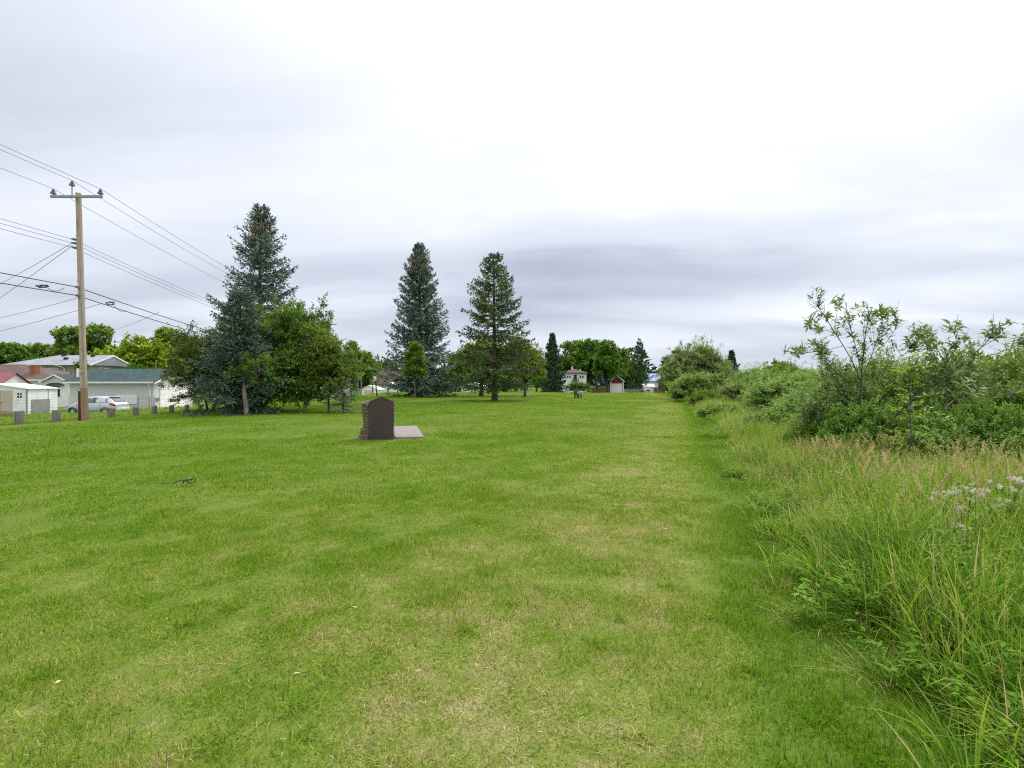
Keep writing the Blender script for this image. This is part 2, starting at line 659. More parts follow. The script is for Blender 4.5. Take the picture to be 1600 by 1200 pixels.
M['leaf_bronze'] = mat_leaf('leaves_bronze_green', [(0.0, (0.026, 0.038, 0.010)), (0.5, (0.056, 0.078, 0.018)), (0.82, (0.095, 0.11, 0.032)), (1.0, (0.13, 0.095, 0.05))], 0.25)
M['leaf_crab'] = mat_leaf('leaves_brownish_green', [(0.0, (0.026, 0.050, 0.008)), (0.5, (0.062, 0.105, 0.014)), (1.0, (0.14, 0.18, 0.035))], 0.3)
M['leaf_willow'] = mat_leaf('leaves_willow', [(0.0, (0.055, 0.085, 0.024)), (0.5, (0.125, 0.175, 0.05)), (1.0, (0.24, 0.29, 0.11))], 0.3)
M['leaf_shrub'] = mat_leaf('leaves_shrub', [(0.0, (0.055, 0.105, 0.022)), (0.45, (0.13, 0.215, 0.042)), (0.8, (0.22, 0.305, 0.09)), (1.0, (0.30, 0.37, 0.18))], 0.3)
M['leaf_weed'] = mat_leaf('leaves_weed', [(0.0, (0.040, 0.092, 0.016)), (0.5, (0.095, 0.180, 0.032)), (1.0, (0.18, 0.28, 0.07))], 0.3)
M['leaf_bright'] = mat_leaf('leaves_bright', [(0.0, (0.10, 0.19, 0.012)), (0.5, (0.19, 0.31, 0.022)), (1.0, (0.32, 0.43, 0.06))], 0.4)
M['leaf_sapling'] = mat_leaf('leaves_sapling', [(0.0, (0.06, 0.105, 0.03)), (0.5, (0.125, 0.20, 0.058)), (1.0, (0.22, 0.31, 0.12))], 0.3, spec=0.3, gain=1.4)
M['cone'] = mat_plain('spruce_cone', (0.32, 0.17, 0.10), 0.8, var=0.4, scale=20)
M['dead'] = mat_plain('dead_needles', (0.36, 0.16, 0.10), 0.9, var=0.4, scale=8)
M['plume'] = mat_leaf('dry_plume', [(0.0, (0.44, 0.33, 0.15)), (0.5, (0.62, 0.49, 0.25)), (1.0, (0.76, 0.64, 0.38))], 0.3, 0.8, tcol=(0.5, 0.4, 0.25), gain=1.0)
M['fluff'] = mat_leaf('seed_fluff', [(0.0, (0.46, 0.37, 0.26)), (0.6, (0.70, 0.63, 0.52)), (1.0, (0.82, 0.78, 0.70))], 0.3, 0.9, tcol=(0.7, 0.68, 0.62), gain=1.0)
M['wood_grey'] = mat_wood('weathered_wood', (0.09, 0.085, 0.075), (0.30, 0.285, 0.255))
M['wood_pole'] = mat_wood('pole_wood', (0.33, 0.25, 0.19), (0.56, 0.46, 0.37), 'Z', 1.2, knots=True)
M['wood_pole_foot'] = mat_wood('pole_wood_stained', (0.24, 0.135, 0.08), (0.42, 0.265, 0.16), 'Z', 1.2, knots=True)
M['wood_brown'] = mat_wood('brown_wood', (0.06, 0.035, 0.022), (0.16, 0.095, 0.06))
M['wood_bench'] = mat_wood('bench_wood', (0.045, 0.045, 0.038), (0.11, 0.11, 0.095), 'Y')
M['wood_pale'] = mat_wood('pale_board', (0.45, 0.38, 0.28), (0.65, 0.57, 0.44), 'X')
M['metal_grey'] = mat_plain('galvanised_steel', (0.32, 0.33, 0.34), 0.45, 0.6, 0.15, 6)
M['porcelain'] = mat_plain('grey_porcelain', (0.16, 0.17, 0.20), 0.25, 0, 0.2, 8, 0.6)
M['wire'] = mat_plain('bare_wire', (0.10, 0.10, 0.11), 0.5, 0.4)
M['cable'] = mat_plain('black_cable', (0.015, 0.015, 0.017), 0.5)
M['white'] = mat_plain('white_paint', (0.87, 0.87, 0.87), 0.5, 0, 0.06, 1.5, dirt=(0.5, 0.49, 0.47))
M['white_clean'] = mat_plain('white_trim', (0.80, 0.80, 0.80), 0.45, 0, 0.04, 2)
M['white_siding'] = mat_siding('white_siding', (0.86, 0.86, 0.86), 0.18)
M['grey_stucco'] = mat_plain('pale_grey_stucco', (0.60, 0.60, 0.61), 0.9, 0, 0.05, 1.2, 0.2, 0.1)
M['sage_siding'] = mat_siding('sage_siding', (0.25, 0.29, 0.19), 0.2)
M['roof_green'] = mat_roof('green_shingles', (0.042, 0.075, 0.075))
M['roof_grey'] = mat_roof('grey_shingles', (0.27, 0.285, 0.33))
M['roof_brown'] = mat_roof('brown_shingles', (0.125, 0.088, 0.078))
M['roof_dark'] = mat_roof('charcoal_shingles', (0.07, 0.07, 0.085))
M['roof_red'] = mat_plain('red_metal', (0.23, 0.042, 0.048), 0.5, 0, 0.15, 2)
M['roof_blue'] = mat_plain('blue_metal', (0.06, 0.14, 0.42), 0.5, 0, 0.15, 2)
M['red_wall'] = mat_siding('red_siding', (0.19, 0.035, 0.028), 0.2)
M['brick'] = mat_plain('red_brick', (0.36, 0.13, 0.075), 0.9, 0, 0.3, 9)
M['mortar'] = mat_plain('brick_mortar', (0.36, 0.31, 0.27), 0.95, 0, 0.2, 9)
M['glass'] = mat_glass('window_glass')
M['beige'] = mat_plain('beige_paint', (0.55, 0.46, 0.38), 0.7, 0, 0.1, 2, dirt=(0.35, 0.28, 0.22))
M['grey_panel'] = mat_plain('weathered_panel', (0.28, 0.28, 0.28), 0.8, 0, 0.2, 3)
M['panel_brown'] = mat_plain('dark_brown_panel', (0.062, 0.044, 0.042), 0.6, 0, 0.16, 2.5, 0.35, 0.1)
M['stone'] = mat_plain('field_stone', (0.19, 0.14, 0.105), 0.9, 0, 0.55, 7, 0.2, 0.5)
M['mortar_dark'] = mat_plain('cairn_mortar', (0.19, 0.15, 0.115), 0.95, 0, 0.3, 12)
M['slab'] = mat_concrete('weathered_slab', (0.25, 0.23, 0.215))
M['slab_edge'] = mat_concrete('weathered_plinth', (0.21, 0.18, 0.16))
M['gravel'] = mat_concrete('pale_gravel', (0.46, 0.40, 0.32), 1.2)
M['soil'] = mat_concrete('field_soil', (0.16, 0.12, 0.09))
M['car_silver'] = mat_plain('silver_paint', (0.60, 0.62, 0.67), 0.25, 0.2, 0.03, 1, 0.6, 0.0)
M['car_dark'] = mat_plain('dark_paint', (0.02, 0.022, 0.028), 0.3, 0.2, 0.05, 1, 0.6, 0.0)
M['rubber'] = mat_plain('tyre_rubber', (0.02, 0.02, 0.021), 0.85)
M['trim_black'] = mat_plain('black_plastic', (0.02, 0.02, 0.022), 0.6)
M['rim'] = mat_plain('alloy_rim', (0.62, 0.63, 0.65), 0.3, 0.5)
M['car_glass'] = mat_glass('car_glass', (0.10, 0.13, 0.15), 0.05)
M['tail'] = mat_plain('red_lens', (0.42, 0.02, 0.03), 0.2, 0, 0.1, 5, 0.6)
M['lamp'] = mat_plain('clear_lens', (0.6, 0.62, 0.65), 0.15, 0, 0.1, 5, 0.7)
M['twig'] = mat_bark('dry_twigs', (0.14, 0.075, 0.05), (0.32, 0.19, 0.14))
# ------------------------------------------------------------------ ground, lane, turf
def grid_ground():
    def axis(fine, a, b, far, st):
        inner = np.arange(a, b+1e-6, fine)
        out = []
        d = st
        x = b
        while x < far:
            x += d
            d *= 1.18
            out.append(x)
        neg = []
        d = st
        x = a
        while x > -far:
            x -= d
            d *= 1.18
            neg.append(x)
        return np.array(neg[::-1] + list(inner) + out)
    xs = axis(0.75, -46, 46, 3500, 0.8)
    ys = axis(0.75, -6, 130, 3500, 0.8)
    X, Y = np.meshgrid(xs, ys)
    Z = gz(X, Y)
    V = np.stack([X, Y, Z], -1).reshape(-1, 3)
    nx, ny = len(xs), len(ys)
    i = np.arange(ny-1)[:, None]*nx+np.arange(nx-1)
    F = np.stack([i, i+1, i+1+nx, i+nx], -1).reshape(-1, 4)
    o = link('lawn', np_mesh('lawn', V, F, [M['lawn']], smooth=True))
    tag(o, kind='structure')


grid_ground()


def lane_c(y):
    return np.interp(y, [-40, 5, 20, 30, 45, 62, 130], [-22.5, -23.6, -25.2, -26.6, -28.6, -29.6, -31.5])


def lane():
    ys = np.arange(-30, 118, 0.6)
    n = 7
    V = []
    for y in ys:
        c = lane_c(y)
        for j in range(n):
            w = 1.75 + 0.25*math.sin(y*0.9)+0.15*math.sin(y*2.3)
            x = c + (j/(n-1)*2-1)*w
            V.append((x, y, G(x, y)+0.025-0.035*abs(j/(n-1)*2-1)**3))
    i = np.arange(len(ys)-1)[:, None]*n+np.arange(n-1)
    F = np.stack([i, i+1, i+1+n, i+n], -1).reshape(-1, 4)
    o = link('gravel_lane', np_mesh('gravel_lane', np.array(V), F, [M['gravel']], smooth=True))
    tag(o, kind='structure')
    # gravel pad from the lane to the garage door
    xs = np.linspace(-34.95, -30.2, 10)
    ys = np.linspace(50.4, 56.0, 10)
    X, Y = np.meshgrid(xs, ys)
    V = np.stack([X, Y, gz(X, Y)+0.012], -1).reshape(-1, 3)
    i = np.arange(9)[:, None]*10+np.arange(9)
    F = np.stack([i, i+1, i+11, i+10], -1).reshape(-1, 4)
    o = link('gravel_driveway', np_mesh('gravel_driveway', V, F, [M['gravel']], smooth=True))
    tag(o, kind='structure')


lane()


def scatter(name, meshes, P, rz, s, idx, kind='stuff', sz=None):
    src = bpy.data.collections.new(name+'_pieces')
    for i, me in enumerate(meshes):
        src.objects.link(bpy.data.objects.new('tuft_%02d' % i, me))
    n = len(P)
    me = bpy.data.meshes.new(name)
    me.vertices.add(n)
    me.vertices.foreach_set('co', np.asarray(P, np.float32).ravel())
    a = me.attributes.new('turn', 'FLOAT_VECTOR', 'POINT')
    r = np.zeros((n, 3), np.float32)
    r[:, 2] = rz
    a.data.foreach_set('vector', r.ravel())
    a = me.attributes.new('size', 'FLOAT_VECTOR', 'POINT')
    s3 = np.stack([s, s, s if sz is None else sz], -1).astype(np.float32)
    a.data.foreach_set('vector', s3.ravel())
    a = me.attributes.new('pick', 'INT', 'POINT')
    a.data.foreach_set('value', np.asarray(idx, np.int32))
    o = link(name, me)
    tag(o, kind=kind)
    t = bpy.data.node_groups.new(name+'_scatter', 'GeometryNodeTree')
    t.interface.new_socket('Geometry', in_out='INPUT', socket_type='NodeSocketGeometry')
    t.interface.new_socket('Geometry', in_out='OUTPUT', socket_type='NodeSocketGeometry')
    N, L = t.nodes, t.links
    gi = N.new('NodeGroupInput')
    go = N.new('NodeGroupOutput')
    ci = N.new('GeometryNodeCollectionInfo')
    ci.inputs['Collection'].default_value = src
    ci.inputs['Separate Children'].default_value = True
    ci.inputs['Reset Children'].default_value = True
    ip = N.new('GeometryNodeInstanceOnPoints')
    ip.inputs['Pick Instance'].default_value = True

    def attr(nm, ty):
        q = N.new('GeometryNodeInputNamedAttribute')
        q.data_type = ty
        q.inputs['Name'].default_value = nm
        return q.outputs[0]
    L.new(gi.outputs[0], ip.inputs['Points'])
    L.new(ci.outputs[0], ip.inputs['Instance'])
    L.new(attr('pick', 'INT'), ip.inputs['Instance Index'])
    e2r = N.new('FunctionNodeEulerToRotation')
    L.new(attr('turn', 'FLOAT_VECTOR'), e2r.inputs[0])
    L.new(e2r.outputs[0], ip.inputs['Rotation'])
    L.new(attr('size', 'FLOAT_VECTOR'), ip.inputs['Scale'])
    L.new(ip.outputs[0], go.inputs[0])
    md = o.modifiers.new('scatter', 'NODES')
    md.node_group = t
    return o


def blades(rng, root, az, lean, L, W, seg, bend, rnd, mat, name):
    """n grass blades: each a tapering strip of seg quads that leans and bends"""
    n = len(root)
    t = np.linspace(0, 1, seg+1)
    ang = lean[:, None]+bend[:, None]*t[None, :]**1.4
    ds = L[:, None]/seg
    r = np.concatenate([np.zeros((n, 1)), np.cumsum(np.sin(ang[:, :-1])*ds, 1)], 1)
    z = np.concatenate([np.zeros((n, 1)), np.cumsum(np.cos(ang[:, :-1])*ds, 1)], 1)
    C = root[:, None, :]+np.stack([np.cos(az)[:, None]*r, np.sin(az)[:, None]*r, z], -1)
    tw = az+np.pi/2+rng.normal(0, 0.6, n)
    side = np.stack([np.cos(tw), np.sin(tw), np.zeros(n)], -1)
    w = W[:, None]*np.clip(1.15-t[None, :]**1.6*1.05, 0.06, 1)*0.5
    A = C-side[:, None, :]*w[..., None]
    B = C+side[:, None, :]*w[..., None]
    V = np.stack([A, B], 2).reshape(-1, 3)
    b = (np.arange(n)*(seg+1)*2)[:, None]
    i = np.arange(seg)*2
    F = np.stack([b+i, b+i+1, b+i+3, b+i+2], -1).reshape(-1, 4)
    return V, F, np.repeat(rnd, (seg+1)*2)


def turf_tile(rng, size, n, L, W, seg):
    root = np.concatenate([rng.uniform(-size/2, size/2, (n, 2)), np.full((n, 1), -0.01)], 1)
    # tussocky: pull blades towards a few centres
    c = rng.uniform(-size/2, size/2, (max(4, n//40), 2))
    k = rng.integers(0, len(c), n)
    pull = rng.random(n)[:, None]*0.5
    root[:, :2] = root[:, :2]*(1-pull)+c[k]*pull
    rnd = np.clip(rng.normal(0.42, 0.2, n), 0, 1)
    dryb = rng.random(n) < 0.13
    rnd[dryb] = rng.uniform(0.8, 1.0, dryb.sum())
    lean = np.abs(rng.normal(0.6, 0.35, n))
    lean[dryb] = rng.uniform(0.8, 1.35, dryb.sum())
    ln = L*rng.uniform(0.5, 1.25, n)
    V, F, r = blades(rng, root, rng.uniform(0, 2*np.pi, n), lean, ln, W*rng.uniform(0.6, 1.3, n), seg, rng.uniform(0, 0.9, n), rnd, None, '')
    return np_mesh('turf_tile', V, F, [M['blade']], r)


def lawn_blades():
    rng = np.random.default_rng(5)
    P, S, I, H = [], [], [], []
    meshes = []
    lods = [(0.42, 1500, 0.050, 0.0046, 2, 1.0, 7.5), (0.85, 1700, 0.052, 0.0085, 2, 7.0, 16.5), (2.0, 2200, 0.055, 0.020, 1, 15.5, 46.0), (5.0, 3000, 0.06, 0.05, 1, 44.0, 100.0)]
    for li, (sz, n, L, W, seg, r0, r1) in enumerate(lods):
        b = len(meshes)
        for v in range(4):
            meshes.append(turf_tile(rng, sz*1.5, n, L, W, seg))
        g = np.arange(-r1-sz, r1+sz, sz)
        X, Y = np.meshgrid(g, np.arange(0.5, r1+sz, sz))
        X = X.ravel()+rng.uniform(-.3, .3, X.size)*sz
        Y = Y.ravel()+rng.uniform(-.3, .3, Y.size)*sz
        d = np.hypot(X, Y)
        jit = rng.normal(0, 0.35*sz, X.size)
        ok = (d+jit > r0) & (d+jit < r1) & (np.abs(X) < Y*1.35+2.5) & (X-edge_x(Y) < 0.9) & (X > -0.93*19-(Y-19)*0.2) & ((Y < 46) | (X > -26))
        X, Y = X[ok], Y[ok]
        e = X-edge_x(Y)
        # keep off the concrete pad and monument
        u = (X+3.75)*math.cos(R(13.5))+(Y-14.7)*math.sin(R(13.5))
        w = -(X+3.75)*math.sin(R(13.5))+(Y-14.7)*math.cos(R(13.5))
        mg_ = min(sz*.5, .4)
        keep = ~((u > -0.66-mg_) & (u < 1.24+mg_) & (w > -0.05-mg_*.9) & (w < 4.1+mg_))
        X, Y, e = X[keep], Y[keep], e[keep]
        P.append(np.stack([X, Y, gz(X, Y)], -1))
        S.append(rng.uniform(0.9, 1.1, len(X)))
        pt = np.sin(X*1.9+Y*.7)*np.sin(Y*1.5-X*.8+1)+.6*np.sin(X*4.1+2)*np.sin(Y*3.7)
        H.append((rng.uniform(0.75, 1.2, len(X))*(0.95+0.28*pt))*(1+0.7*sstep(e, -0.8, 0.2)))
        I.append(b+rng.integers(0, 4, len(X)))
    P = np.concatenate(P)
    scatter('grass', meshes, P, rng.uniform(0, 6.28, len(P)), np.concatenate(S), np.concatenate(I), sz=np.concatenate(H))


lawn_blades()


def lawn_weeds():
    """taller tufts the mower missed and a few fallen leaves"""
    rng = np.random.default_rng(61)
    tufts = [turf_tile(rng, 0.14+.05*i, 90, 0.085, 0.0055, 3) for i in range(3)]
    n = 300
    Y = 1.6+14*rng.random(n)**1.3
    X = rng.uniform(-1.1, .9, n)*Y
    ok = X < edge_x(Y)-.3
    X, Y = X[ok], Y[ok]
    scatter('lawn_tufts', tufts, np.stack([X, Y, gz(X, Y)], -1), rng.uniform(0, 6.28, len(X)), rng.uniform(.6, 1.2, len(X)), rng.integers(0, 3, len(X)), sz=rng.uniform(.45, .85, len(X)))

    n = 26
    Y = 1.8+16*rng.random(n)**1.4
    X = rng.uniform(-1.05, .6, n)*Y
    ok = X < edge_x(Y)-.2
    X, Y = X[ok], Y[ok]
    n = len(X)
    a = rng.uniform(0, 6.28, n)
    V, F = leaves(np.stack([X, Y, gz(X, Y)+.04], -1), np.stack([np.cos(a), np.sin(a), rng.uniform(-.2, .3, n)], -1), np.tile([0, 0, 1.0], (n, 1))+rdir(rng, n)*.4, rng.uniform(.02, .045, n), rng.uniform(.01, .022, n), .2)
    tag(link('fallen_leaves', np_mesh('fallen_leaves', V, F, [M['plume']], np.repeat(rng.random(n), 4))), kind='stuff')


lawn_weeds()


def tall_clump(rng, kind):
    n = {'green': 40, 'mix': 46, 'dry': 34, 'short': 50, 'fine': 60, 'lodge': 44, 'thatch': 46, 'spike': 26}[kind]
    rad = {'short': 0.16, 'fine': 0.22, 'lodge': 0.26, 'thatch': 0.26, 'spike': 0.22}.get(kind, 0.17)
    a = rng.uniform(0, 6.28, n)
    q = np.sqrt(rng.random(n))*rad
    root = np.stack([q*np.cos(a), q*np.sin(a), np.full(n, -0.03)], -1)
    base = {'green': 0.78, 'mix': 0.78, 'dry': 0.70, 'short': 0.34, 'fine': 0.62, 'lodge': 0.7, 'thatch': 0.5, 'spike': 0.8}[kind]
    L = base*rng.uniform(0.5, 1.2, n)
    W = {'green': 0.0165, 'mix': 0.0125, 'dry': 0.007, 'short': 0.010, 'fine': 0.0060, 'lodge': 0.0095, 'thatch': 0.006, 'spike': 0.0055}[kind]*rng.uniform(0.4, 1.3, n)
    lean = np.abs(rng.normal(0.14, 0.13, n))+{'lodge': 0.3, 'thatch': 0.7}.get(kind, 0.0)
    bend = np.abs(rng.normal(1.05 if kind in ('green', 'short', 'lodge') else 0.65, 0.6, n))
    mu = {'green': 0.30, 'mix': 0.40, 'dry': 0.8, 'short': 0.28, 'fine': 0.42, 'lodge': 0.38, 'thatch': 0.85, 'spike': 0.66}[kind]
    rnd = np.clip(rng.normal(mu, 0.23, n), 0, 1)
    st = rng.random(n) < (0.13 if kind in ('mix', 'fine', 'lodge') else 0.05)
    rnd[st] = rng.uniform(0.85, 1, st.sum())
    if kind == 'spike':
        lean = np.abs(rng.normal(0.1, 0.08, n))
        bend = np.abs(rng.normal(0.25, 0.2, n))
    V, F, r = blades(rng, root, a+rng.normal(0, 0.9, n), lean, L, W, 5, bend, rnd, None, '')
    if kind == 'spike':
        # narrow seed spikes at the stem tips
        tip = V.reshape(n, 6, 2, 3).mean(2)
        m = n*14
        i = np.repeat(np.arange(n), 14)
        u = rng.uniform(0, 1, m)[:, None]
        P = tip[i, 5]*u+tip[i, 4]*(1-u)
        P = P+(tip[i, 5]-tip[i, 4])*0.25
        D = unit(unit(tip[i, 5]-tip[i, 4])+rdir(rng, m)*0.4)
        V2, F2 = leaves(P, D, rdir(rng, m), rng.uniform(.014, .026, m), rng.uniform(.004, .008, m))
        F = np.concatenate([F[:, [0, 1, 2]], F[:, [0, 2, 3]], F2+len(V)])
        V = np.concatenate([V, V2])
        r = np.concatenate([r, np.repeat(rng.uniform(.75, 1, m), 4)])
    return np_mesh('tall_tuft', V, F, [M['wild']], r)


def seed_stalks(rng, L, n=5):
    """grass stalks carrying a feathery seed head"""
    Vs, Fs, rs, mi = [], [], [], []
    nb = 0
    for i in range(n):
        a = rng.uniform(0, 6.28)
        b = rng.uniform(0, 0.10)
        le = L*rng.uniform(0.75, 1.1)
        lean = rng.uniform(0.02, 0.28)
        t = np.linspace(0, 1, 7)
        r = le*(lean*t+0.13*t**3)
        c = np.stack([math.cos(a)*(b+r), math.sin(a)*(b+r), le*t*(1-0.1*t*t)], -1)
        V, F = tubes(c[None], np.linspace(0.0035, 0.0016, 7)[None], 3)
        Vs.append(V)
        Fs.append(np.concatenate([F[:, [0, 1, 2]], F[:, [0, 2, 3]]]) + nb)
        mi.append(np.zeros(len(F)*2))
        rs.append(np.full(len(V), 0.75))
        nb += len(V)
        m = 95
        u = rng.uniform(0.76, 1.0, m)
        ctr = np.stack([np.interp(u, t, c[:, j]) for j in range(3)], -1)
        taper = np.sin((u-0.74)/0.28*np.pi)[:, None]*0.8+0.2
        off = rdir(rng, m)*0.030*taper*rng.random((m, 1))
        ax = unit(c[-1]-c[-2])
        D = unit(ax*1.0+rdir(rng, m)*0.55+np.array([math.cos(a), math.sin(a), -0.3])*0.3)
        V, F = leaves(ctr+off, D, rdir(rng, m), rng.uniform(0.016, 0.034, m), rng.uniform(0.005, 0.010, m))
        Vs.append(V)
        Fs.append(F+nb)
        mi.append(np.ones(len(F)))
        rs.append(np.repeat(rng.random(m), 4))
        nb += len(V)
    return np_mesh('seed_tuft', np.concatenate(Vs), np.concatenate(Fs), [M['wild'], M['plume']], np.concatenate(rs), np.concatenate(mi))


def forb(rng):
    """small leafy weeds standing in the grass"""
    n = 9
    V1, F1, r1 = [], [], []
    nb = 0
    for i in range(n):
        a = rng.uniform(0, 6.28)
        h = rng.uniform(0.3, 0.72)
        base = np.array([math.cos(a), math.sin(a), 0])*rng.uniform(0, .2)
        m = 16
        t = rng.uniform(0.15, 1, m)
        P = base+np.stack([0.1*t*math.cos(a), 0.1*t*math.sin(a), h*t], -1)
        az = rng.uniform(0, 6.28, m)
        D = unit(np.stack([np.cos(az), np.sin(az), rng.uniform(-.2, .6, m)], -1))
        V, F = leaves(P, D, np.tile([0, 0, 1.0], (m, 1)), rng.uniform(.05, .12, m), rng.uniform(.018, .040, m))
        V1.append(V)
        F1.append(F+nb)
        r1.append(np.repeat(rng.uniform(0.0, .45, m), 4))
        nb += len(V)
    return np_mesh('weed_tuft', np.concatenate(V1), np.concatenate(F1), [M['wild']], np.concatenate(r1))


TUFTS = {}


def wild_grass():
    rng = np.random.default_rng(21)
    kinds = ['green']*3+['mix']*3+['dry']*2+['short']*3+['fine']*3+['lodge']*2+['thatch']*2+['spike']*2
    meshes = [tall_clump(rng, q) for q in kinds]
    meshes += [seed_stalks(rng, 0.95), seed_stalks(rng, 0.85, 4), forb(rng), forb(rng)]
    GI = {'green': [0, 1, 2], 'mix': [3, 4, 5], 'dry': [6, 7], 'short': [8, 9, 10], 'fine': [11, 12, 13], 'lodge': [14, 15], 'thatch': [16, 17], 'spike': [18, 19], 'seed': [20, 21], 'forb': [22, 23]}
    TUFTS['m'] = meshes
    TUFTS['g'] = GI
    P, S, I = [], [], []
    # bank band: dense near, thinning with distance
    for (y0, y1, emax, dens, sc) in [(0.8, 5.5, 4.2, 62, 1.05), (5.5, 10, 5.0, 42, 1.0), (10, 18, 4.6, 28, 1.0), (18, 34, 3.4, 20, 1.1), (34, 66, 3.2, 13, 1.25)]:
        n = int((y1-y0)*(emax+0.3)*dens)
        Y = rng.uniform(y0, y1, n)
        e = rng.uniform(-0.25, emax, n)+0.22*sstep(Y, 7, 3)
        X = edge_x(Y)+e
        hump = 0.5+0.5*np.sin(X*1.7+Y*0.9)*np.sin(Y*1.3-X*0.6)*np.cos(X*3.3-Y*.4)
        h = 0.34+0.44*sstep(e, -0.2, 0.95)
        h = h*(0.66+0.6*hump)*rng.uniform(0.75, 1.15, n)*sc
        zone = 0.5+0.5*np.sin(X*0.8+1.3)*np.cos(Y*0.55+0.4)
        r = rng.random(n)
        idx = np.zeros(n, int)
        for i in range(n):
            if e[i] < 0.3:
                q = 'short' if r[i] < 0.6 else ('green' if r[i] < 0.68 else ('fine' if r[i] < 0.82 else ('forb' if r[i] < .92 else 'thatch')))
            elif e[i] < 0.8 and Y[i] > 4:
                q = 'mix' if r[i] < 0.3 else ('forb' if r[i] < 0.5 else ('dry' if r[i] < 0.62 else ('thatch' if r[i] < .76 else ('spike' if r[i] < .86 else 'lodge'))))
            else:
                w = zone[i]
                w = min(1, w+(0.35 if Y[i] < 6 else 0))
                q = 'green' if r[i] < 0.10+0.34*w else ('mix' if r[i] < 0.34+0.25*w else ('fine' if r[i] < 0.48+.14*w else ('lodge' if r[i] < 0.68 else ('forb' if r[i] < 0.83 else ('thatch' if r[i] < .89 else ('spike' if r[i] < .97 else 'dry'))))))
            idx[i] = rng.choice(GI[q])
        P.append(np.stack([X, Y, gz(X, Y)], -1))
        S.append(h)
        I.append(idx)
    P = np.concatenate(P)
    S = np.concatenate(S)
    scatter('tall_grass', meshes, P, rng.uniform(0, 6.28, len(P)), S*0.5+0.5, np.concatenate(I), sz=S)
    # feathery seed heads, thickest along the top of the rise
    n = 130
    Y = rng.uniform(2.0, 9.5, n)
    e = 0.7+rng.random(n)*3.4
    X = edge_x(Y)+e
    m = (X < Y*1.06) & ((rng.random(n) < 0.35) | (Y > 5.0))
    X, Y = X[m], Y[m]
    s = rng.uniform(0.62, 0.92, len(X))
    scatter('seeding_grass', meshes[20:22], np.stack([X, Y, gz(X, Y)], -1), rng.uniform(0, 6.28, len(X)), s, rng.integers(0, 2, len(X)))
    # rough verge behind the lane
    n = 2600
    Y = rng.uniform(14, 62, n)
    off = rng.uniform(1.9, 9.5, n)
    X = lane_c(Y)-off
    ok = (X > -Y*1.08) & ~((X < -34.6) & (Y > 49.4)) & ~((X > -35.2) & (X < -29) & (Y > 50) & (Y < 56.3)) & ~((X > -36.4) & (X < -31.4) & (Y > 40.8) & (Y < 43.2)) & ~((X < -37.6) & (Y > 39.8))
    X, Y = X[ok], Y[ok]
    s = rng.uniform(0.45, 1.0, len(X))
    idx = rng.choice(GI['green']+GI['mix']+GI['forb']*2+GI['short'], len(X))
    scatter('verge_grass', meshes, np.stack([X, Y, gz(X, Y)], -1), rng.uniform(0, 6.28, len(X)), s*1.35, idx, sz=s*0.62)
    # strip of grass between lane and posts
    n = 1500
    Y = rng.uniform(12, 60, n)
    X = lane_c(Y)+1.7+rng.uniform(0, 1.3, n)
    s = rng.uniform(0.3, 0.55, n)
    idx = rng.choice(GI['short']+GI['fine'], n)
    scatter('lane_edge_grass', meshes, np.stack([X, Y, gz(X, Y)], -1), rng.uniform(0, 6.28, n), s*1.6, idx, sz=s*0.9)


wild_grass()
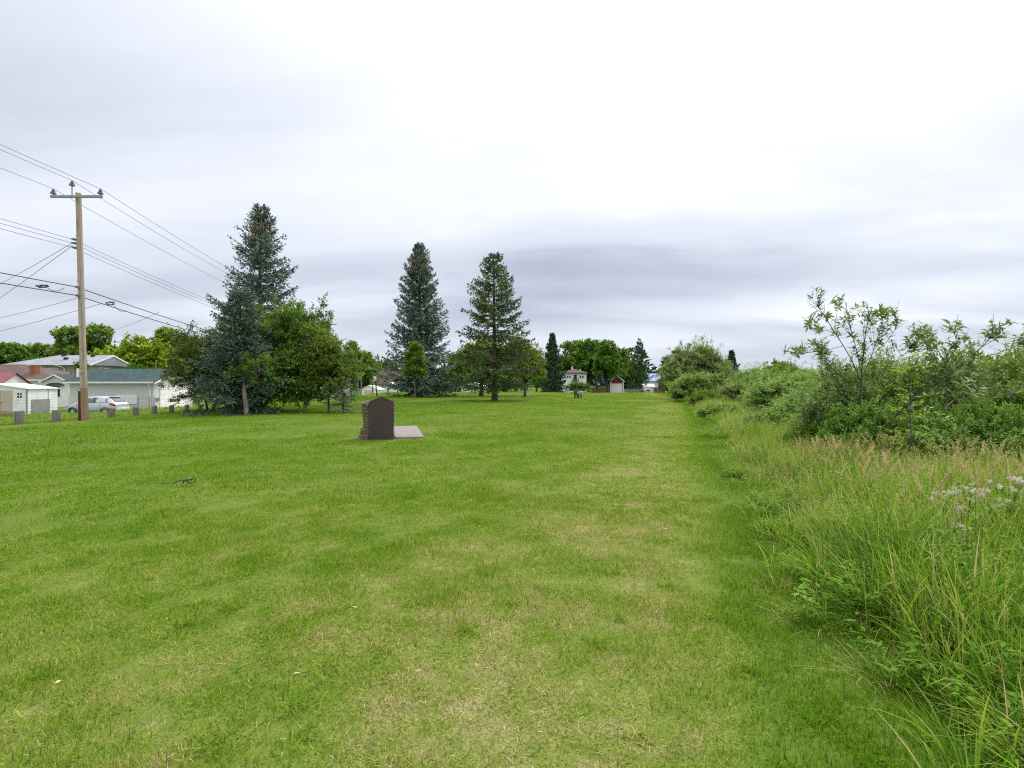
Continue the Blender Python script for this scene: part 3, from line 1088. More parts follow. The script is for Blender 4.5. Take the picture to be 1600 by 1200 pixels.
# ------------------------------------------------------------------ trees
def broadleaf(seed, lobes, nclump, twigs, per, twl, ll, lw, fork=1.2, tr=0.15, shell=0.45, up=0.3, sprigs=0, sprig_len=1.0,
              stems=1, spread=0.0, clr=0.25, ragged=0.14, lean=(0, 0), wires=True, twig_wood=True):
    """trunk/limb mesh arrays and leaf arrays of a broadleaf tree or shrub"""
    rng = np.random.default_rng(seed)
    lob = np.array([q[:6] for q in lobes], float)
    w = (lob[:, 3]*lob[:, 4]*lob[:, 5])**(2/3)
    k = rng.choice(len(lob), nclump, p=w/w.sum())
    d = rdir(rng, nclump)
    d[:, 2] = np.where(d[:, 2] < -0.55, -d[:, 2]*0.6, d[:, 2])
    d = unit(d)
    rad = (shell+(1-shell)*rng.random(nclump)**0.55)*(1+ragged*rng.normal(size=nclump))
    C = lob[k, :3]+d*rad[:, None]*lob[k, 3:6]
    C[:, 2] = np.maximum(C[:, 2], 0.12)
    WV, WF, nb = [], [], 0

    def addt(P, r, s):
        nonlocal nb
        V, F = tubes(P, r, s)
        WV.append(V)
        WF.append(F+nb)
        nb += len(V)
    forks = []
    for s in range(stems):
        a = s*6.28/stems+rng.uniform(-.5, .5)
        b0 = np.array([math.cos(a), math.sin(a), 0])*(0.1*stems**0.5 if stems > 1 else 0)
        b1 = b0*(1+min(spread, 1.5))+np.array([lean[0], lean[1], fork])+(np.array([math.cos(a), math.sin(a), 0])*min(spread, 1.2)*0.25 if stems > 1 else 0)
        t = np.linspace(0, 1, 6)[:, None]
        c = b0*(1-t)+b1*t+np.sin(t*3.1)*rng.normal(0, 0.05, 3)*np.array([1, 1, 0])*fork*0.5
        c[0, 2] = -0.15
        flare = np.array([1.35, 1.08, 1, .95, .9, .85])
        addt(c[None], (tr*flare/(stems**0.4))[None], 8)
        forks.append(c[-1])
    forks = np.array(forks)
    limb = []
    for j in range(len(lob)):
        f = forks[np.argmin(np.linalg.norm(forks-lob[j, :3], axis=1))]
        t = np.linspace(0, 1, 7)[:, None]
        e = lob[j, :3]+np.array([0, 0, lob[j, 5]*0.35])
        c = f*(1-t)+e*t+np.sin(t*np.pi)*rng.normal(0, 0.1, 3)*np.linalg.norm(e-f)+np.sin(t*np.pi)*np.array([0, 0, 0.12])*np.linalg.norm(e-f)*(-1 if e[2] > f[2]+1 else 1)
        limb.append(c)
        addt(c[None], np.linspace(tr*0.62, tr*0.16, 7)[None], 5)
    limb = np.array(limb)
    # secondary branches from limb to clump
    ti = rng.integers(1, 7, nclump)
    A = limb[k, ti]
    t = np.linspace(0, 1, 4)[None, :, None]
    dist = np.linalg.norm(C-A, axis=1)[:, None, None]
    B = A[:, None]*(1-t)+C[:, None]*t+np.sin(t*np.pi)*(rng.normal(0, .08, (nclump, 1, 3))+np.array([0, 0, 0.06]))*dist
    r0 = np.clip(0.010*dist[:, 0], 0.004, tr*0.25)
    if wires:
        addt(B, r0*np.array([1.0, .75, .5, .3])[None], 3)
    # twigs
    nt = nclump*twigs
    ck = np.repeat(np.arange(nclump), twigs)
    cen = C[ck]
    out = unit(C-(lob[k, :3]-np.array([0, 0, .3])*lob[k, 5:6]))[ck]
    P0 = cen+rdir(rng, nt)*clr*rng.random((nt, 1))
    Dt = unit(out*0.75+rdir(rng, nt)*0.9+np.array([0, 0, up]))
    Lt = twl*rng.uniform(0.55, 1.3, nt)
    crn = rng.random(nclump)[ck]
    if sprigs:
        # long shoots that break the outline at the top
        top = np.argsort(C[:, 2]-0.15*np.abs(C[:, 0]))[-max(sprigs*2, 4):]
        pk = rng.choice(top, sprigs)
        P0 = np.concatenate([P0, C[pk]])
        Dt = np.concatenate([Dt, unit(rdir(rng, sprigs)*0.35+np.array([0, 0, 1.0]))])
        Lt = np.concatenate([Lt, sprig_len*rng.uniform(0.5, 1.2, sprigs)])
        crn = np.concatenate([crn, rng.random(sprigs)])
    n2 = len(P0)
    t = np.linspace(0, 1, 3)[None, :, None]
    sag = np.array([0, 0, -0.12])*Lt[:, None]
    T = P0[:, None]+Dt[:, None]*Lt[:, None, None]*t+sag[:, None]*t**2
    if wires and twig_wood:
        h = slice(0, None, 2) if not sprigs else slice(sprigs % 2, None, 2)
        T, n2k = T[h][:, ::2], len(T[h])
        addt(T, np.full((n2k, 1), 0.0016+0.006*twl)*np.array([1.0, .4])[None], 3)
    cnt = np.full(n2, per)
    if sprigs:
        cnt[-sprigs:] = (per*np.maximum(1, Lt[-sprigs:]/twl)*0.8).astype(int)
    li = np.repeat(np.arange(n2), cnt)
    m = len(li)
    u = rng.uniform(0.08, 1.0, m)
    q = P0[li]+Dt[li]*(Lt[li]*u)[:, None]+sag[li]*(u**2)[:, None]
    D = unit(Dt[li]*0.45+rdir(rng, m)*0.85+np.array([0, 0, -0.12]))
    N = unit(rdir(rng, m)*0.8+np.array([0, 0, 1.0])+out[np.minimum(li, nt-1)]*0.4)
    q = q+D*0.01
    LV, LF = leaves(q, D, N, ll*rng.uniform(0.65, 1.25, m), lw*rng.uniform(0.7, 1.2, m))
    rnd = np.clip(0.5+0.42*(crn[li]-0.5)+0.18*rng.normal(size=m)+0.12*(u-0.5), 0, 1)
    return (np.concatenate(WV), np.concatenate(WF)), (LV, LF, np.repeat(rnd, 4))


def plant(name, label, cat, loc, wood, leaf, bark, mat, rz=0.0, scale=1.0, group=None, tn='trunk', cn='crown'):
    o = thing(name, label, cat, loc, rz, group)
    o.scale = scale if isinstance(scale, tuple) else (scale,)*3
    link(tn, np_mesh(tn, wood[0], wood[1], [bark], smooth=True), o)
    link(cn, np_mesh(cn, leaf[0], leaf[1], [mat], leaf[2]), o)
    return o


def spruce(seed, H, Rm, z0, per=6, dz=0.26, low=-12, top=38, pe=0.85, nl=0.11, nw=0.030, sp=0.075, tr=0.22, hang=0.25, gap=0.08, irregular=0.2,
           bare=0.0, twf=1.0, cones=0, nn=2, twl=1.0):
    rng = np.random.default_rng(seed)
    WV, WF, nb = [], [], 0
    t = np.linspace(0, 1, 12)
    cx = np.cumsum(rng.normal(0, 0.012*H/12, 12))
    cy = np.cumsum(rng.normal(0, 0.012*H/12, 12))
    cx -= cx[0]
    cy -= cy[0]
    c = np.stack([cx, cy, t*H-0.2*(t == 0)], -1)
    rr = tr*(1-t)**0.85+0.012
    rr[0] *= 1.35
    V, F = tubes(c[None], rr[None], 9)
    WV.append(V)
    WF.append(F)
    nb = len(V)
    BP, BR = [], []
    QP, QD, QL, QW, QR = [], [], [], [], []
    z = z0
    while z < H*0.985:
        f = (z-z0)/(H-z0)
        n = per if f < 0.75 else max(4, per-1)
        a0 = rng.uniform(0, 6.28)
        for i in range(n):
            if rng.random() < gap:
                continue
            a = a0+i*6.28/n+rng.normal(0, 0.22)
            zz = z+rng.uniform(-dz*.45, dz*.45)
            ff = min(max((zz-z0)/(H-z0), 0), 1)
            prof = (1-ff)**pe*(0.75+0.25*min(1, ff/0.08+0.4))
            Lb = Rm*prof*(1+irregular*rng.normal()*0.8)+0.14
            Lb = max(Lb, 0.16)
            pit = R(low+(top-low)*ff**0.9+rng.normal(0, 5))
            k = 6
            s = np.linspace(0, 1, k)
            rad = Lb*s*math.cos(pit)
            sag = 0.16 if ff < 0.6 else 0.05
            zc = Lb*(math.sin(pit)*s-sag*s*(1-s)*1.2+0.10*s**3)
            wob = np.cumsum(rng.normal(0, 0.03*Lb, k))*(s > 0)
            ca, sa = math.cos(a), math.sin(a)
            ox, oy = np.interp(zz/H, t, cx), np.interp(zz/H, t, cy)
            B = np.stack([ox+ca*rad-sa*wob, oy+sa*rad+ca*wob, zz+zc], -1)
            BP.append(B)
            BR.append(np.linspace(0.012+0.013*Lb, 0.005, k))
            # twigs on both sides
            nt = int((4+Lb/0.10)*twf)
            st = rng.uniform(max(0.12, bare), 1.0, nt)
            sd = np.where(rng.random(nt) < 0.5, -1.0, 1.0)
            bd = unit(np.stack([np.interp(st, s, np.gradient(B[:, j])) for j in range(3)], -1))
            side = np.stack([np.full(nt, -sa), np.full(nt, ca), np.zeros(nt)], -1)*sd[:, None]
            tl = np.minimum((0.13+0.34*Lb*np.sin(np.clip(st, 0, 1)**0.8*2.6)**1.0*0.9*(1.05-st*0.55)), 1.0)*rng.uniform(0.7, 1.15, nt)*twl
            td = unit(bd*0.62+side*0.72+np.array([0, 0, -hang])+rng.normal(0, .16, (nt, 3)))
            tp = np.stack([np.interp(st, s, B[:, j]) for j in range(3)], -1)
            tp = np.concatenate([tp, B[[int(k*0.55)]], B[[-1]]-unit(B[[-1]]-B[[-2]])*0.1])
            td = np.concatenate([td, unit(B[[-1]]-B[[int(k*0.55)]]), unit(B[[-1]]-B[[-2]]+np.array([0, 0, 0.02]))])
            tl = np.concatenate([tl, [np.linalg.norm(B[-1]-B[int(k*0.55)])], [0.2]])
            ns = np.maximum((tl/sp).astype(int), 2)
            ti = np.repeat(np.arange(len(tl)), ns)
            m = len(ti)
            us = rng.uniform(0, 1, m)
            tr_ = rng.uniform(-.2, .2)
            for _ in range(nn):
                P = tp[ti]+td[ti]*(tl[ti]*us)[:, None]+np.array([0, 0, -1])*(0.12*hang*tl[ti]*us**2)[:, None]
                D = unit(td[ti]*0.95+rdir(rng, m)*0.62+np.array([0, 0, 0.12]))
                QP.append(P)
                QD.append(D)
                QL.append(nl*rng.uniform(0.7, 1.25, m))
                QW.append(nw*rng.uniform(0.7, 1.3, m))
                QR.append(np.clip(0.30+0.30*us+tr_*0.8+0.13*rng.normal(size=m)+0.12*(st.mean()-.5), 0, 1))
        z += dz*(1.25-0.55*f)*rng.uniform(0.85, 1.15)
    V, F = tubes(np.array(BP), np.array(BR), 3)
    WV.append(V)
    WF.append(F+nb)
    P, D, L, W, q = (np.concatenate(x) for x in (QP, QD, QL, QW, QR))
    LV, LF = leaves(P, D, rdir(rng, len(P)), L, W, 0.1)
    cone = None
    if cones:
        zc = H*rng.uniform(0.80, 0.97, cones)
        ff = (zc-z0)/(H-z0)
        a = rng.uniform(0, 6.28, cones)
        r = Rm*(1-ff)**pe*rng.uniform(0.3, 0.9, cones)
        c0 = np.stack([np.cos(a)*r, np.sin(a)*r, zc+0.1*r], -1)
        d = unit(np.stack([np.cos(a)*.3, np.sin(a)*.3, np.full(cones, -1.0)], -1))
        ln = rng.uniform(0.13, 0.24, cones)*(1 if H < 15 else 1.4)
        tt = np.array([0, .3, .7, 1.0])
        Pc = c0[:, None]+d[:, None]*(ln[:, None]*tt)[..., None]
        Rc = np.array([0.02, 0.052, 0.044, 0.01])[None]*(1 if H < 15 else 1.5)*rng.uniform(0.8, 1.3, (cones, 1))
        cone = tubes(Pc, Rc, 5)
    return (np.concatenate(WV), np.concatenate(WF)), (LV, LF, np.repeat(q, 4)), cone


def conifer(name, label, loc, sp, mat, bark='bark_spruce', rz=0, scale=1.0, group=None):
    wood, leaf, cone = sp
    o = plant(name, label, 'tree', loc, wood, leaf, M[bark], mat, rz, scale, group)
    if cone is not None:
        link('cones', np_mesh('cones', cone[0], cone[1], [M['cone']], smooth=True), o)['kind'] = 'stuff'
    return o


def at(u, Y, dz=0.0):
    x = PX(u, Y)
    return (x, Y, G(x, Y)+dz)


# --- the two spruces and the broadleaf trees of the clump on the left
l = at(408, 34)
DEAD = None
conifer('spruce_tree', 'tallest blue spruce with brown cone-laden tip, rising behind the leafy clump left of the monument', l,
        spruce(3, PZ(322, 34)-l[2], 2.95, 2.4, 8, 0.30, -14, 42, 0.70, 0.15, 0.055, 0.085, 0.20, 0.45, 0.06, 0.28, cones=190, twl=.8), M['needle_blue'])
l = at(376, 27.5)
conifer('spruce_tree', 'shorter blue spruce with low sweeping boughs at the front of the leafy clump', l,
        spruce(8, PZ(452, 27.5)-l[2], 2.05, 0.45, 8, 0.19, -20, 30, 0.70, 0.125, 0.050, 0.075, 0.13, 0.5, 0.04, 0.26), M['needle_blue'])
l = at(386, 26.8)
l2 = at(405, 29.6)
H = PZ(500, 29)-l2[2]
wood, leaf = broadleaf(31, [(1.7, -.4, 1.9, 2.2, 1.8, 1.7), (1.3, -.9, .9, 2.2, 1.2, .9), (2.6, -.2, .8, 1.2, 1.1, .7), (0.5, -.2, 3.5, 1.9, 1.8, 1.5), (2.2, .6, 3.6, 1.8, 1.8, 1.5), (0.9, -1.1, 1.3, 1.7, 1.4, 1.1), (3.0, -.3, 1.5, 1.5, 1.4, 1.3), (1.4, .2, 4.6, 1.5, 1.4, 1.2)],
                       560, 8, 13, 0.36, 0.115, 0.075, 0.9, 0.15, 0.45, 0.2, sprigs=30, sprig_len=0.9, stems=3, spread=1.0)
plant('apple_tree', 'broad green tree with foliage down to the grass in the middle of the leafy clump', 'tree', l2, wood, leaf, M['bark_pale'], M['leaf_apple'], scale=(1, 1, (PZ(474, 29.6)-l2[2])/np.percentile(leaf[0][:, 2], 99.7)))
# leaning bare trunk in front
l = at(386, 26.3)
wood, leaf = broadleaf(33, [(0.5, .2, 2.35, .95, .8, .9), (-.35, .1, 1.95, .65, .7, .6)], 60, 6, 12, 0.28, 0.09, 0.05, 1.35, 0.12, 0.5, 0.1, lean=(-0.22, 0.1))
plant('crab_apple_tree', 'small tree with a pale leaning trunk at the front foot of the leafy clump', 'tree', l, wood, leaf, M['bark_pale'], M['leaf_apple'])
l = at(328, 30)
wood, leaf = broadleaf(37, [(0, 0, 2.6, 1.7, 1.7, 1.5), (-.9, .2, 3.3, 1.3, 1.3, 1.3), (.7, .4, 3.7, 1.2, 1.2, 1.2), (-.4, -.5, 1.9, 1.5, 1.3, 0.9), (-1.4, 0, 2.0, 1.1, 1.0, .9), (.2, -.4, 1.0, 1.7, 1.2, .75), (1.2, -.5, 1.6, 1.2, 1.0, 1.0)],
                       380, 7, 12, 0.38, 0.105, 0.062, 1.0, 0.08, 0.4, 0.3, sprigs=34, sprig_len=1.1, stems=2, spread=.8, ragged=.2)
plant('chokecherry_tree', 'bronze green chokecherry with wispy purplish shoots, leftmost tree of the leafy clump', 'tree', l, wood, leaf, M['bark_dark'], M['leaf_bronze'])
l = at(474, 33)
wood, leaf = broadleaf(41, [(-.6, 0, 4.6, .5, .6, 2.7), (0.55, .2, 3.9, .7, .6, 1.9), (1.3, 0, 4.3, .6, .6, 2.4), (.2, -.2, 2.5, 1.6, 1.2, 1.3), (1.6, .1, 3.0, 1.0, .9, 1.2)],
                       280, 7, 12, 0.38, 0.11, 0.07, 1.0, 0.09, 0.35, 0.9, sprigs=30, sprig_len=1.1, stems=3, spread=.8, ragged=.12)
plant('poplar_tree', 'young poplars with upright shoots and gaps of sky, behind the right of the leafy clump', 'tree', l, wood, leaf, M['bark_pale'], M['leaf_apple'])
l = at(513, 29)
wood, leaf = broadleaf(43, [(0, 0, 2.0, 1.25, 1.2, 1.2), (-.5, .2, 2.9, 1.1, 1.1, 1.0), (.5, 0, 2.7, 1.0, 1.0, 1.0), (.3, -.3, 1.3, 1.1, 1.0, .8), (-.2, 0, 3.5, .9, .9, .8)],
                       300, 7, 12, 0.32, 0.10, 0.062, 0.8, 0.06, 0.45, 0.1, sprigs=14, sprig_len=.8, ragged=.14)
plant('crab_apple_tree', 'rounded brownish green tree on a thin dark trunk, rightmost of the leafy clump', 'tree', l, wood, leaf, M['bark_dark'], M['leaf_crab'])
l = at(548, 27.5)
wood, leaf, _c = spruce(45, 1.5, 0.95, 0.25, 6, 0.14, -14, 40, 0.7, 0.07, 0.022, 0.06, 0.04, .4)
conifer('spruce_tree', 'small low blue spruce poking out at the right foot of the leafy clump', at(536, 28.4), (wood, leaf, None), M['needle_blue'])

# --- the open-field trees
l = at(655, 63)
conifer('spruce_tree', 'very tall dense blue spruce with brown cones at the tip, behind the small leafy sapling', l,
        spruce(12, PZ(382, 63)-l[2], 4.6, 0.9, 8, 0.42, -8, 42, 0.68, 0.25, 0.090, 0.14, 0.40, 0.42, 0.05, 0.19, cones=300, twl=0.72), M['needle_blue'])
l = at(648, 50)
wood, leaf = broadleaf(51, [(0, 0, 2.6, 1.05, 1.0, 0.95), (0, 0, 3.7, .95, .9, 1.1), (.05, 0, 4.75, .5, .5, .85)], 150, 7, 11, 0.34, 0.15, 0.10, 1.5, 0.05, 0.4, 0.4, sprigs=8, sprig_len=.6)
plant('young_tree', 'slim young tree with an egg-shaped bright crown in front of the tall dense spruce', 'tree', l, wood, leaf, M['bark_pale'], M['leaf_mid'])
l = at(773, 48.5)
conifer('spruce_tree', 'open branched white spruce on a bare grey trunk in the middle of the field', l,
        spruce(17, PZ(395, 48.5)-l[2], 4.3, 2.0, 7, 0.48, -14, 32, 0.72, 0.21, 0.078, 0.13, 0.26, 0.45, 0.08, 0.16, bare=0.16, twf=1.2, twl=.85), M['needle_green'])
l = at(752, 66)
wood, leaf = broadleaf(53, [(0, 0, 4.2, 3.4, 2.6, 2.2), (-2.0, 0, 3.6, 2.4, 2.0, 1.7), (2.2, 0, 3.9, 2.4, 2.0, 1.7), (.6, 0, 5.6, 2.4, 2.0, 1.6), (-1.2, -.3, 5.0, 2.0, 1.6, 1.5)],
                       400, 7, 12, 0.55, 0.22, 0.14, 1.8, 0.26, 0.45, 0.1, ragged=.14)
plant('elm_tree', 'wide olive green tree spreading behind the white spruce in the field', 'tree', l, wood, leaf, M['bark_dark'], M['leaf_olive'])
l = at(820, 62)
wood, leaf = broadleaf(54, [(0, 0, 4.4, 1.9, 1.7, 1.9), (-1.3, 0, 4.2, 1.7, 1.5, 1.6), (.6, 0, 3.2, 1.7, 1.4, 1.1), (-.4, 0, 5.8, 1.4, 1.3, 1.1)], 280, 7, 12, 0.5, 0.20, 0.13, 1.6, 0.14, 0.45, 0.1)
plant('elm_tree', 'smaller olive tree beside the staked tree guard', 'tree', l, wood, leaf, M['bark_dark'], M['leaf_olive'])

# --- trees at the far end of the field
FAR_SP = spruce(61, 13.5, 3.1, 0.6, 7, 0.50, -6, 40, 0.85, 0.42, 0.20, 0.28, 0.22, 0.3, 0.05, 0.2)
l = at(863, 112)
s = (PZ(521, 112)-l[2])/13.5
conifer('spruce_tree', 'dark narrow spruce standing left of the white hip-roofed house at the far end', l, FAR_SP, M['needle_dark'], scale=(s*.92, s*.92, s))
l = at(1000, 128)
sp2 = spruce(62, 13, 2.8, 1.2, 5, 0.70, -4, 34, 0.8, 0.40, 0.15, 0.30, 0.2, 0.3, 0.18, 0.3)
s = (PZ(531, 128)-l[2])/13
conifer('spruce_tree', 'thin see-through spruce right of the red garage at the far end', l, sp2, M['needle_dark'], scale=(s, s, s))
FAR = {}
for key, sd, lobes, nc in [
    ('round', 71, [(0, 0, 6.5, 4.0, 4.0, 3.4), (-2.8, 0, 5.6, 3.0, 3.0, 2.8), (2.8, .4, 6.0, 3.0, 3.0, 2.9), (0.4, 0, 9.0, 3.0, 3.0, 2.4)], 330),
    ('tall', 72, [(0, 0, 5.5, 2.8, 2.8, 2.8), (.6, 0, 8.6, 2.5, 2.5, 2.6), (-1.2, .2, 7.2, 2.4, 2.4, 2.4), (0, 0, 11, 1.8, 1.8, 1.9)], 300),
    ('airy', 73, [(-2.2, 0, 6.4, 2.0, 2.0, 1.5), (1.6, 0, 7.6, 2.3, 2.0, 1.6), (-.4, 0, 9.4, 2.0, 2.0, 1.4), (2.4, 0, 4.6, 1.9, 1.8, 1.3), (-1.0, 0, 4.6, 1.8, 1.8, 1.2)], 200),
    ('low', 74, [(0, 0, 3.2, 4.4, 3.2, 2.6), (-3.2, 0, 2.6, 2.6, 2.4, 2.0), (3.0, 0, 3.4, 2.6, 2.4, 2.2), (.5, 0, 4.8, 2.8, 2.4, 1.8)], 330)]:
    FAR[key] = broadleaf(sd, lobes, nc, 6, 9, 0.75, 0.42, 0.29, 2.0 if key != 'low' else 0.8, 0.28, 0.45, 0.25, ragged=.15, clr=.5, twig_wood=False)
FAR_H = {k: v[1][0][:, 2].max() for k, v in FAR.items()}
FAR_ME = {}


def far_tree(key, mat, u, Y, v_top, label, wx=1.0, name='tree', bark='bark_dark', rz=0.0, base=None):
    l = at(u, Y)
    s = (PZ(v_top, Y)-l[2])/FAR_H[key]
    wood, leaf = FAR[key]
    if key not in FAR_ME:
        FAR_ME[key] = (np_mesh('trunk', wood[0], wood[1], [M[bark]], smooth=True), np_mesh('crown', leaf[0], leaf[1], [M[mat]], leaf[2]))
    o = thing(name, label, 'tree', l, rz)
    o.scale = (s*wx, s*wx, s)
    tm, cm = FAR_ME[key]
    link('trunk', tm, o)
    recolour(link('crown', cm, o), M[mat])
    return o


far_tree('round', 'leaf_dark', 920, 158, 527, 'large rounded deep green elm behind the white hip-roofed house', 1.0, 'elm_tree', rz=0.3)
far_tree('tall', 'leaf_dark', 948, 126, 529, 'tall deep green elm just left of the red garage', 1.05, 'elm_tree', rz=1.2)
far_tree('round', 'leaf_dark', 968, 142, 540, 'deep green elm whose crown spreads over the red garage', .95, 'elm_tree', rz=2.2)
far_tree('airy', 'leaf_mid', 897, 160, 530, 'open crowned elm at the left end of the far elms', 1.1, 'elm_tree', rz=.7)
far_tree('low', 'leaf_dark', 984, 136, 562, 'low dark tree between the red garage and the thin spruce', .8, 'tree', rz=.4)
far_tree('tall', 'leaf_willow', 838, 150, 546, 'pale grey green tree left of the dark narrow spruce', 1.0, 'tree', rz=2.5)
far_tree('low', 'leaf_dark', 790, 140, 575, 'dark low tree seen behind the bare trunk of the white spruce', 1.2, 'tree', rz=.9)
far_tree('low', 'leaf_dark', 716, 135, 572, 'dark low tree just right of the tall dense spruce', 1.1, 'tree', rz=2.9)
far_tree('low', 'leaf_dark', 852, 140, 582, 'dark bushy tree behind the staked tree guard', 1.0, 'tree', rz=3.6)
far_tree('low', 'leaf_dark', 1035, 150, 588, 'dark bush beside the blue-roofed house', .6, 'tree', rz=1.6)
far_tree('tall', 'leaf_willow', 549, 92, 530, 'feathery upright willow showing beyond the right of the leafy clump', .75, 'willow_tree', rz=0.2)
far_tree('round', 'leaf_mid', 566, 120, 545, 'mid green tree above the small white garage beyond the monument', .8, 'tree', rz=0.9)
far_tree('low', 'leaf_dark', 590, 150, 571, 'dark low tree left of the tall dense spruce, beyond the brown roof', .9, 'tree', rz=1.7)
far_tree('low', 'leaf_dark', 628, 128, 585, 'dark tree at the foot of the tall dense spruce, right of the brown-roofed house', .55, 'tree', rz=0.4)
far_tree('tall', 'leaf_mid', 606, 165, 560, 'faraway green tree over the brown roof beyond the monument', 1.0, 'tree', rz=0.4)
# left, beyond the houses
far_tree('round', 'leaf_dark', 14, 98, 531, 'dense dark tree nearest the left edge behind the grey roof', 1.0, 'maple_tree', rz=0.1)
far_tree('round', 'leaf_mid', 62, 104, 533, 'mid green tree behind the left half of the grey roof', .95, 'maple_tree', rz=1.1)
far_tree('airy', 'leaf_mid', 112, 98, 507, 'open tree with gaps of sky right behind the utility pole', .95, 'ash_tree', rz=2.1)
far_tree('airy', 'leaf_mid', 149, 101, 503, 'taller open tree with bare limbs right of the utility pole', .9, 'ash_tree', rz=3.4)
far_tree('low', 'leaf_yellow', 212, 88, 519, 'bright yellow green tree above the green garage roof', .93, 'tree', rz=0.5)
far_tree('tall', 'leaf_mid', 262, 100, 509, 'tall green tree between the yellow green tree and the leafy clump', 1.2, 'tree', rz=1.9)
far_tree('low', 'leaf_dark', 205, 80, 564, 'low dark bush under the yellow green tree', .62, 'bush', rz=1.2)
far_tree('round', 'leaf_dark', 300, 105, 520, 'dark green tree half hidden behind the chokecherry', 1.0, 'tree', rz=2.6)
far_tree('low', 'leaf_dark', 45, 112, 548, 'dark spreading tree low behind the grey roof', 1.3, 'tree', rz=2.6)
far_tree('low', 'leaf_dark', 170, 106, 548, 'dark spreading tree behind the right end of the grey roof', 1.0, 'tree', rz=0.6)
l = at(127, 62)
wood, leaf = broadleaf(81, [(0, 0, 1.9, .75, .75, 1.7), (.1, 0, 3.6, .55, .55, 1.2)], 110, 6, 11, 0.3, 0.12, 0.07, .5, 0.06, 0.4, 0.5)
s = (PZ(557, 62)-l[2])/leaf[0][:, 2].max()
plant('columnar_tree', 'narrow dark tree against the sage house, directly behind the utility pole', 'tree', l, wood, leaf, M['bark_dark'], M['leaf_dark'], scale=s)
# ------------------------------------------------------------------ wild bank on the right
l = at(1082, 55)
wood, leaf = broadleaf(91, [(0, 0, 2.9, 3.0, 2.6, 2.3), (-1.8, -.4, 2.3, 2.0, 2.0, 1.9), (2.0, 0, 2.6, 2.2, 2.0, 2.0), (.2, 0, 4.3, 2.4, 2.0, 1.5)],
                       520, 8, 13, 0.42, 0.17, 0.065, 0.8, 0.12, 0.45, 0.35, sprigs=0, stems=4, spread=1.2)
plant('willow_tree', 'big yellow green willow at the far end of the wild bank', 'tree', l, wood, leaf, M['bark_grey'], M['leaf_willow'])
l = at(1088, 58)
wood, leaf = broadleaf(92, [(-1.2, 0, 5.2, 1.6, 1.2, 1.2), (1.4, 0, 5.0, 1.6, 1.2, 1.2), (0.3, 0, 5.6, 1.2, 1.0, 1.3), (2.9, 0, 4.2, .9, .8, .9), (-2.6, 0, 4.4, 1.0, .8, .9)], 62, 6, 8, 0.42, 0.12, 0.06, 1.6, 0.12, 0.3, 0.9, sprigs=22, sprig_len=1.0, stems=3, spread=1.0, ragged=.25)
plant('poplar_tree', 'sparse grey green poplar whose wispy shoots stick up out of the big willow', 'tree', l, wood, leaf, M['bark_grey'], M['leaf_sapling'])
l = at(1088, 45)
wood, leaf = broadleaf(93, [(0, 0, 1.3, 2.1, 1.6, 1.2), (1.4, 0, 1.1, 1.5, 1.4, 1.0), (-1.0, 0, 1.0, 1.3, 1.2, .9)], 340, 8, 12, 0.32, 0.14, 0.058, 0.4, 0.06, 0.45, 0.3, stems=5, spread=1.5)
plant('willow_shrub', 'rounded mid green willow bush in front of the big willow', 'shrub', l, wood, leaf, M['bark_grey'], M['leaf_shrub'])
far_tree('tall', 'leaf_yellow', 1128, 62, 566, 'yellow green bush leaning out right of the big willow', .9, 'bush', rz=1.0)
l = at(1143, 120)
conifer('spruce_tree', 'dark pointed spruce tip showing over the shrubs right of the big willow', l, FAR_SP, M['needle_dark'], scale=(PZ(548, 120)-l[2])/13.5)
l = at(1216, 40)
wood, leaf = broadleaf(94, [(0, 0, 2.6, 1.8, 1.6, 1.5), (1.1, 0, 2.2, 1.5, 1.4, 1.3), (-.8, 0, 2.0, 1.4, 1.3, 1.2), (.2, 0, 3.2, 1.2, 1.1, .9)], 280, 7, 12, 0.32, 0.15, 0.09, 0.9, 0.09, 0.45, 0.2)
s = (PZ(559, 40)-l[2])/leaf[0][:, 2].max()
plant('round_tree', 'round topped deep green tree rising behind the shrubs left of the tall sapling', 'tree', l, wood, leaf, M['bark_dark'], M['leaf_dark'], scale=s)

SHV = []
for i, lob in enumerate([
    [(0, 0, 1.15, 1.15, 1.1, .95), (-.8, .2, .8, .9, .9, .75), (.8, -.2, .9, .95, .9, .8), (.2, .1, 1.65, .8, .8, .6)],
    [(0, 0, 1.0, 1.3, 1.1, .9), (-.9, -.2, 1.0, .8, .8, .8), (.9, .3, .75, .95, .9, .7), (-.3, 0, 1.55, .8, .7, .6)],
    [(.1, 0, 1.1, 1.0, 1.0, 1.0), (-.7, .3, .7, 1.0, .9, .65), (.8, .1, 1.1, .85, .85, .8), (-.2, -.2, 1.6, .7, .7, .6)],
    [(0, 0, .9, 1.35, 1.15, .85), (.7, -.3, 1.2, .8, .8, .8), (-.8, 0, 1.15, .85, .85, .75), (.1, .2, 1.5, .7, .7, .6)]]):
    SHV.append(broadleaf(101+i, lob, 290, 8, 13, 0.24, 0.082, 0.032, 0.35, 0.03, 0.40, 0.5, sprigs=64, sprig_len=0.8, stems=6, spread=1.2, ragged=.17, clr=.16))
SHV.append(broadleaf(108, [(0, 0, 1.5, .75, .75, 1.0), (-.6, .1, 1.1, .7, .7, .8), (.6, -.1, 1.2, .7, .7, .8), (.1, 0, 2.2, .6, .6, .6)], 130, 7, 10, 0.30, 0.11, 0.040, 0.5, 0.03, 0.30, 0.7, sprigs=64, sprig_len=0.75, stems=5, spread=1.0, ragged=.2, clr=.18))
WDV = []
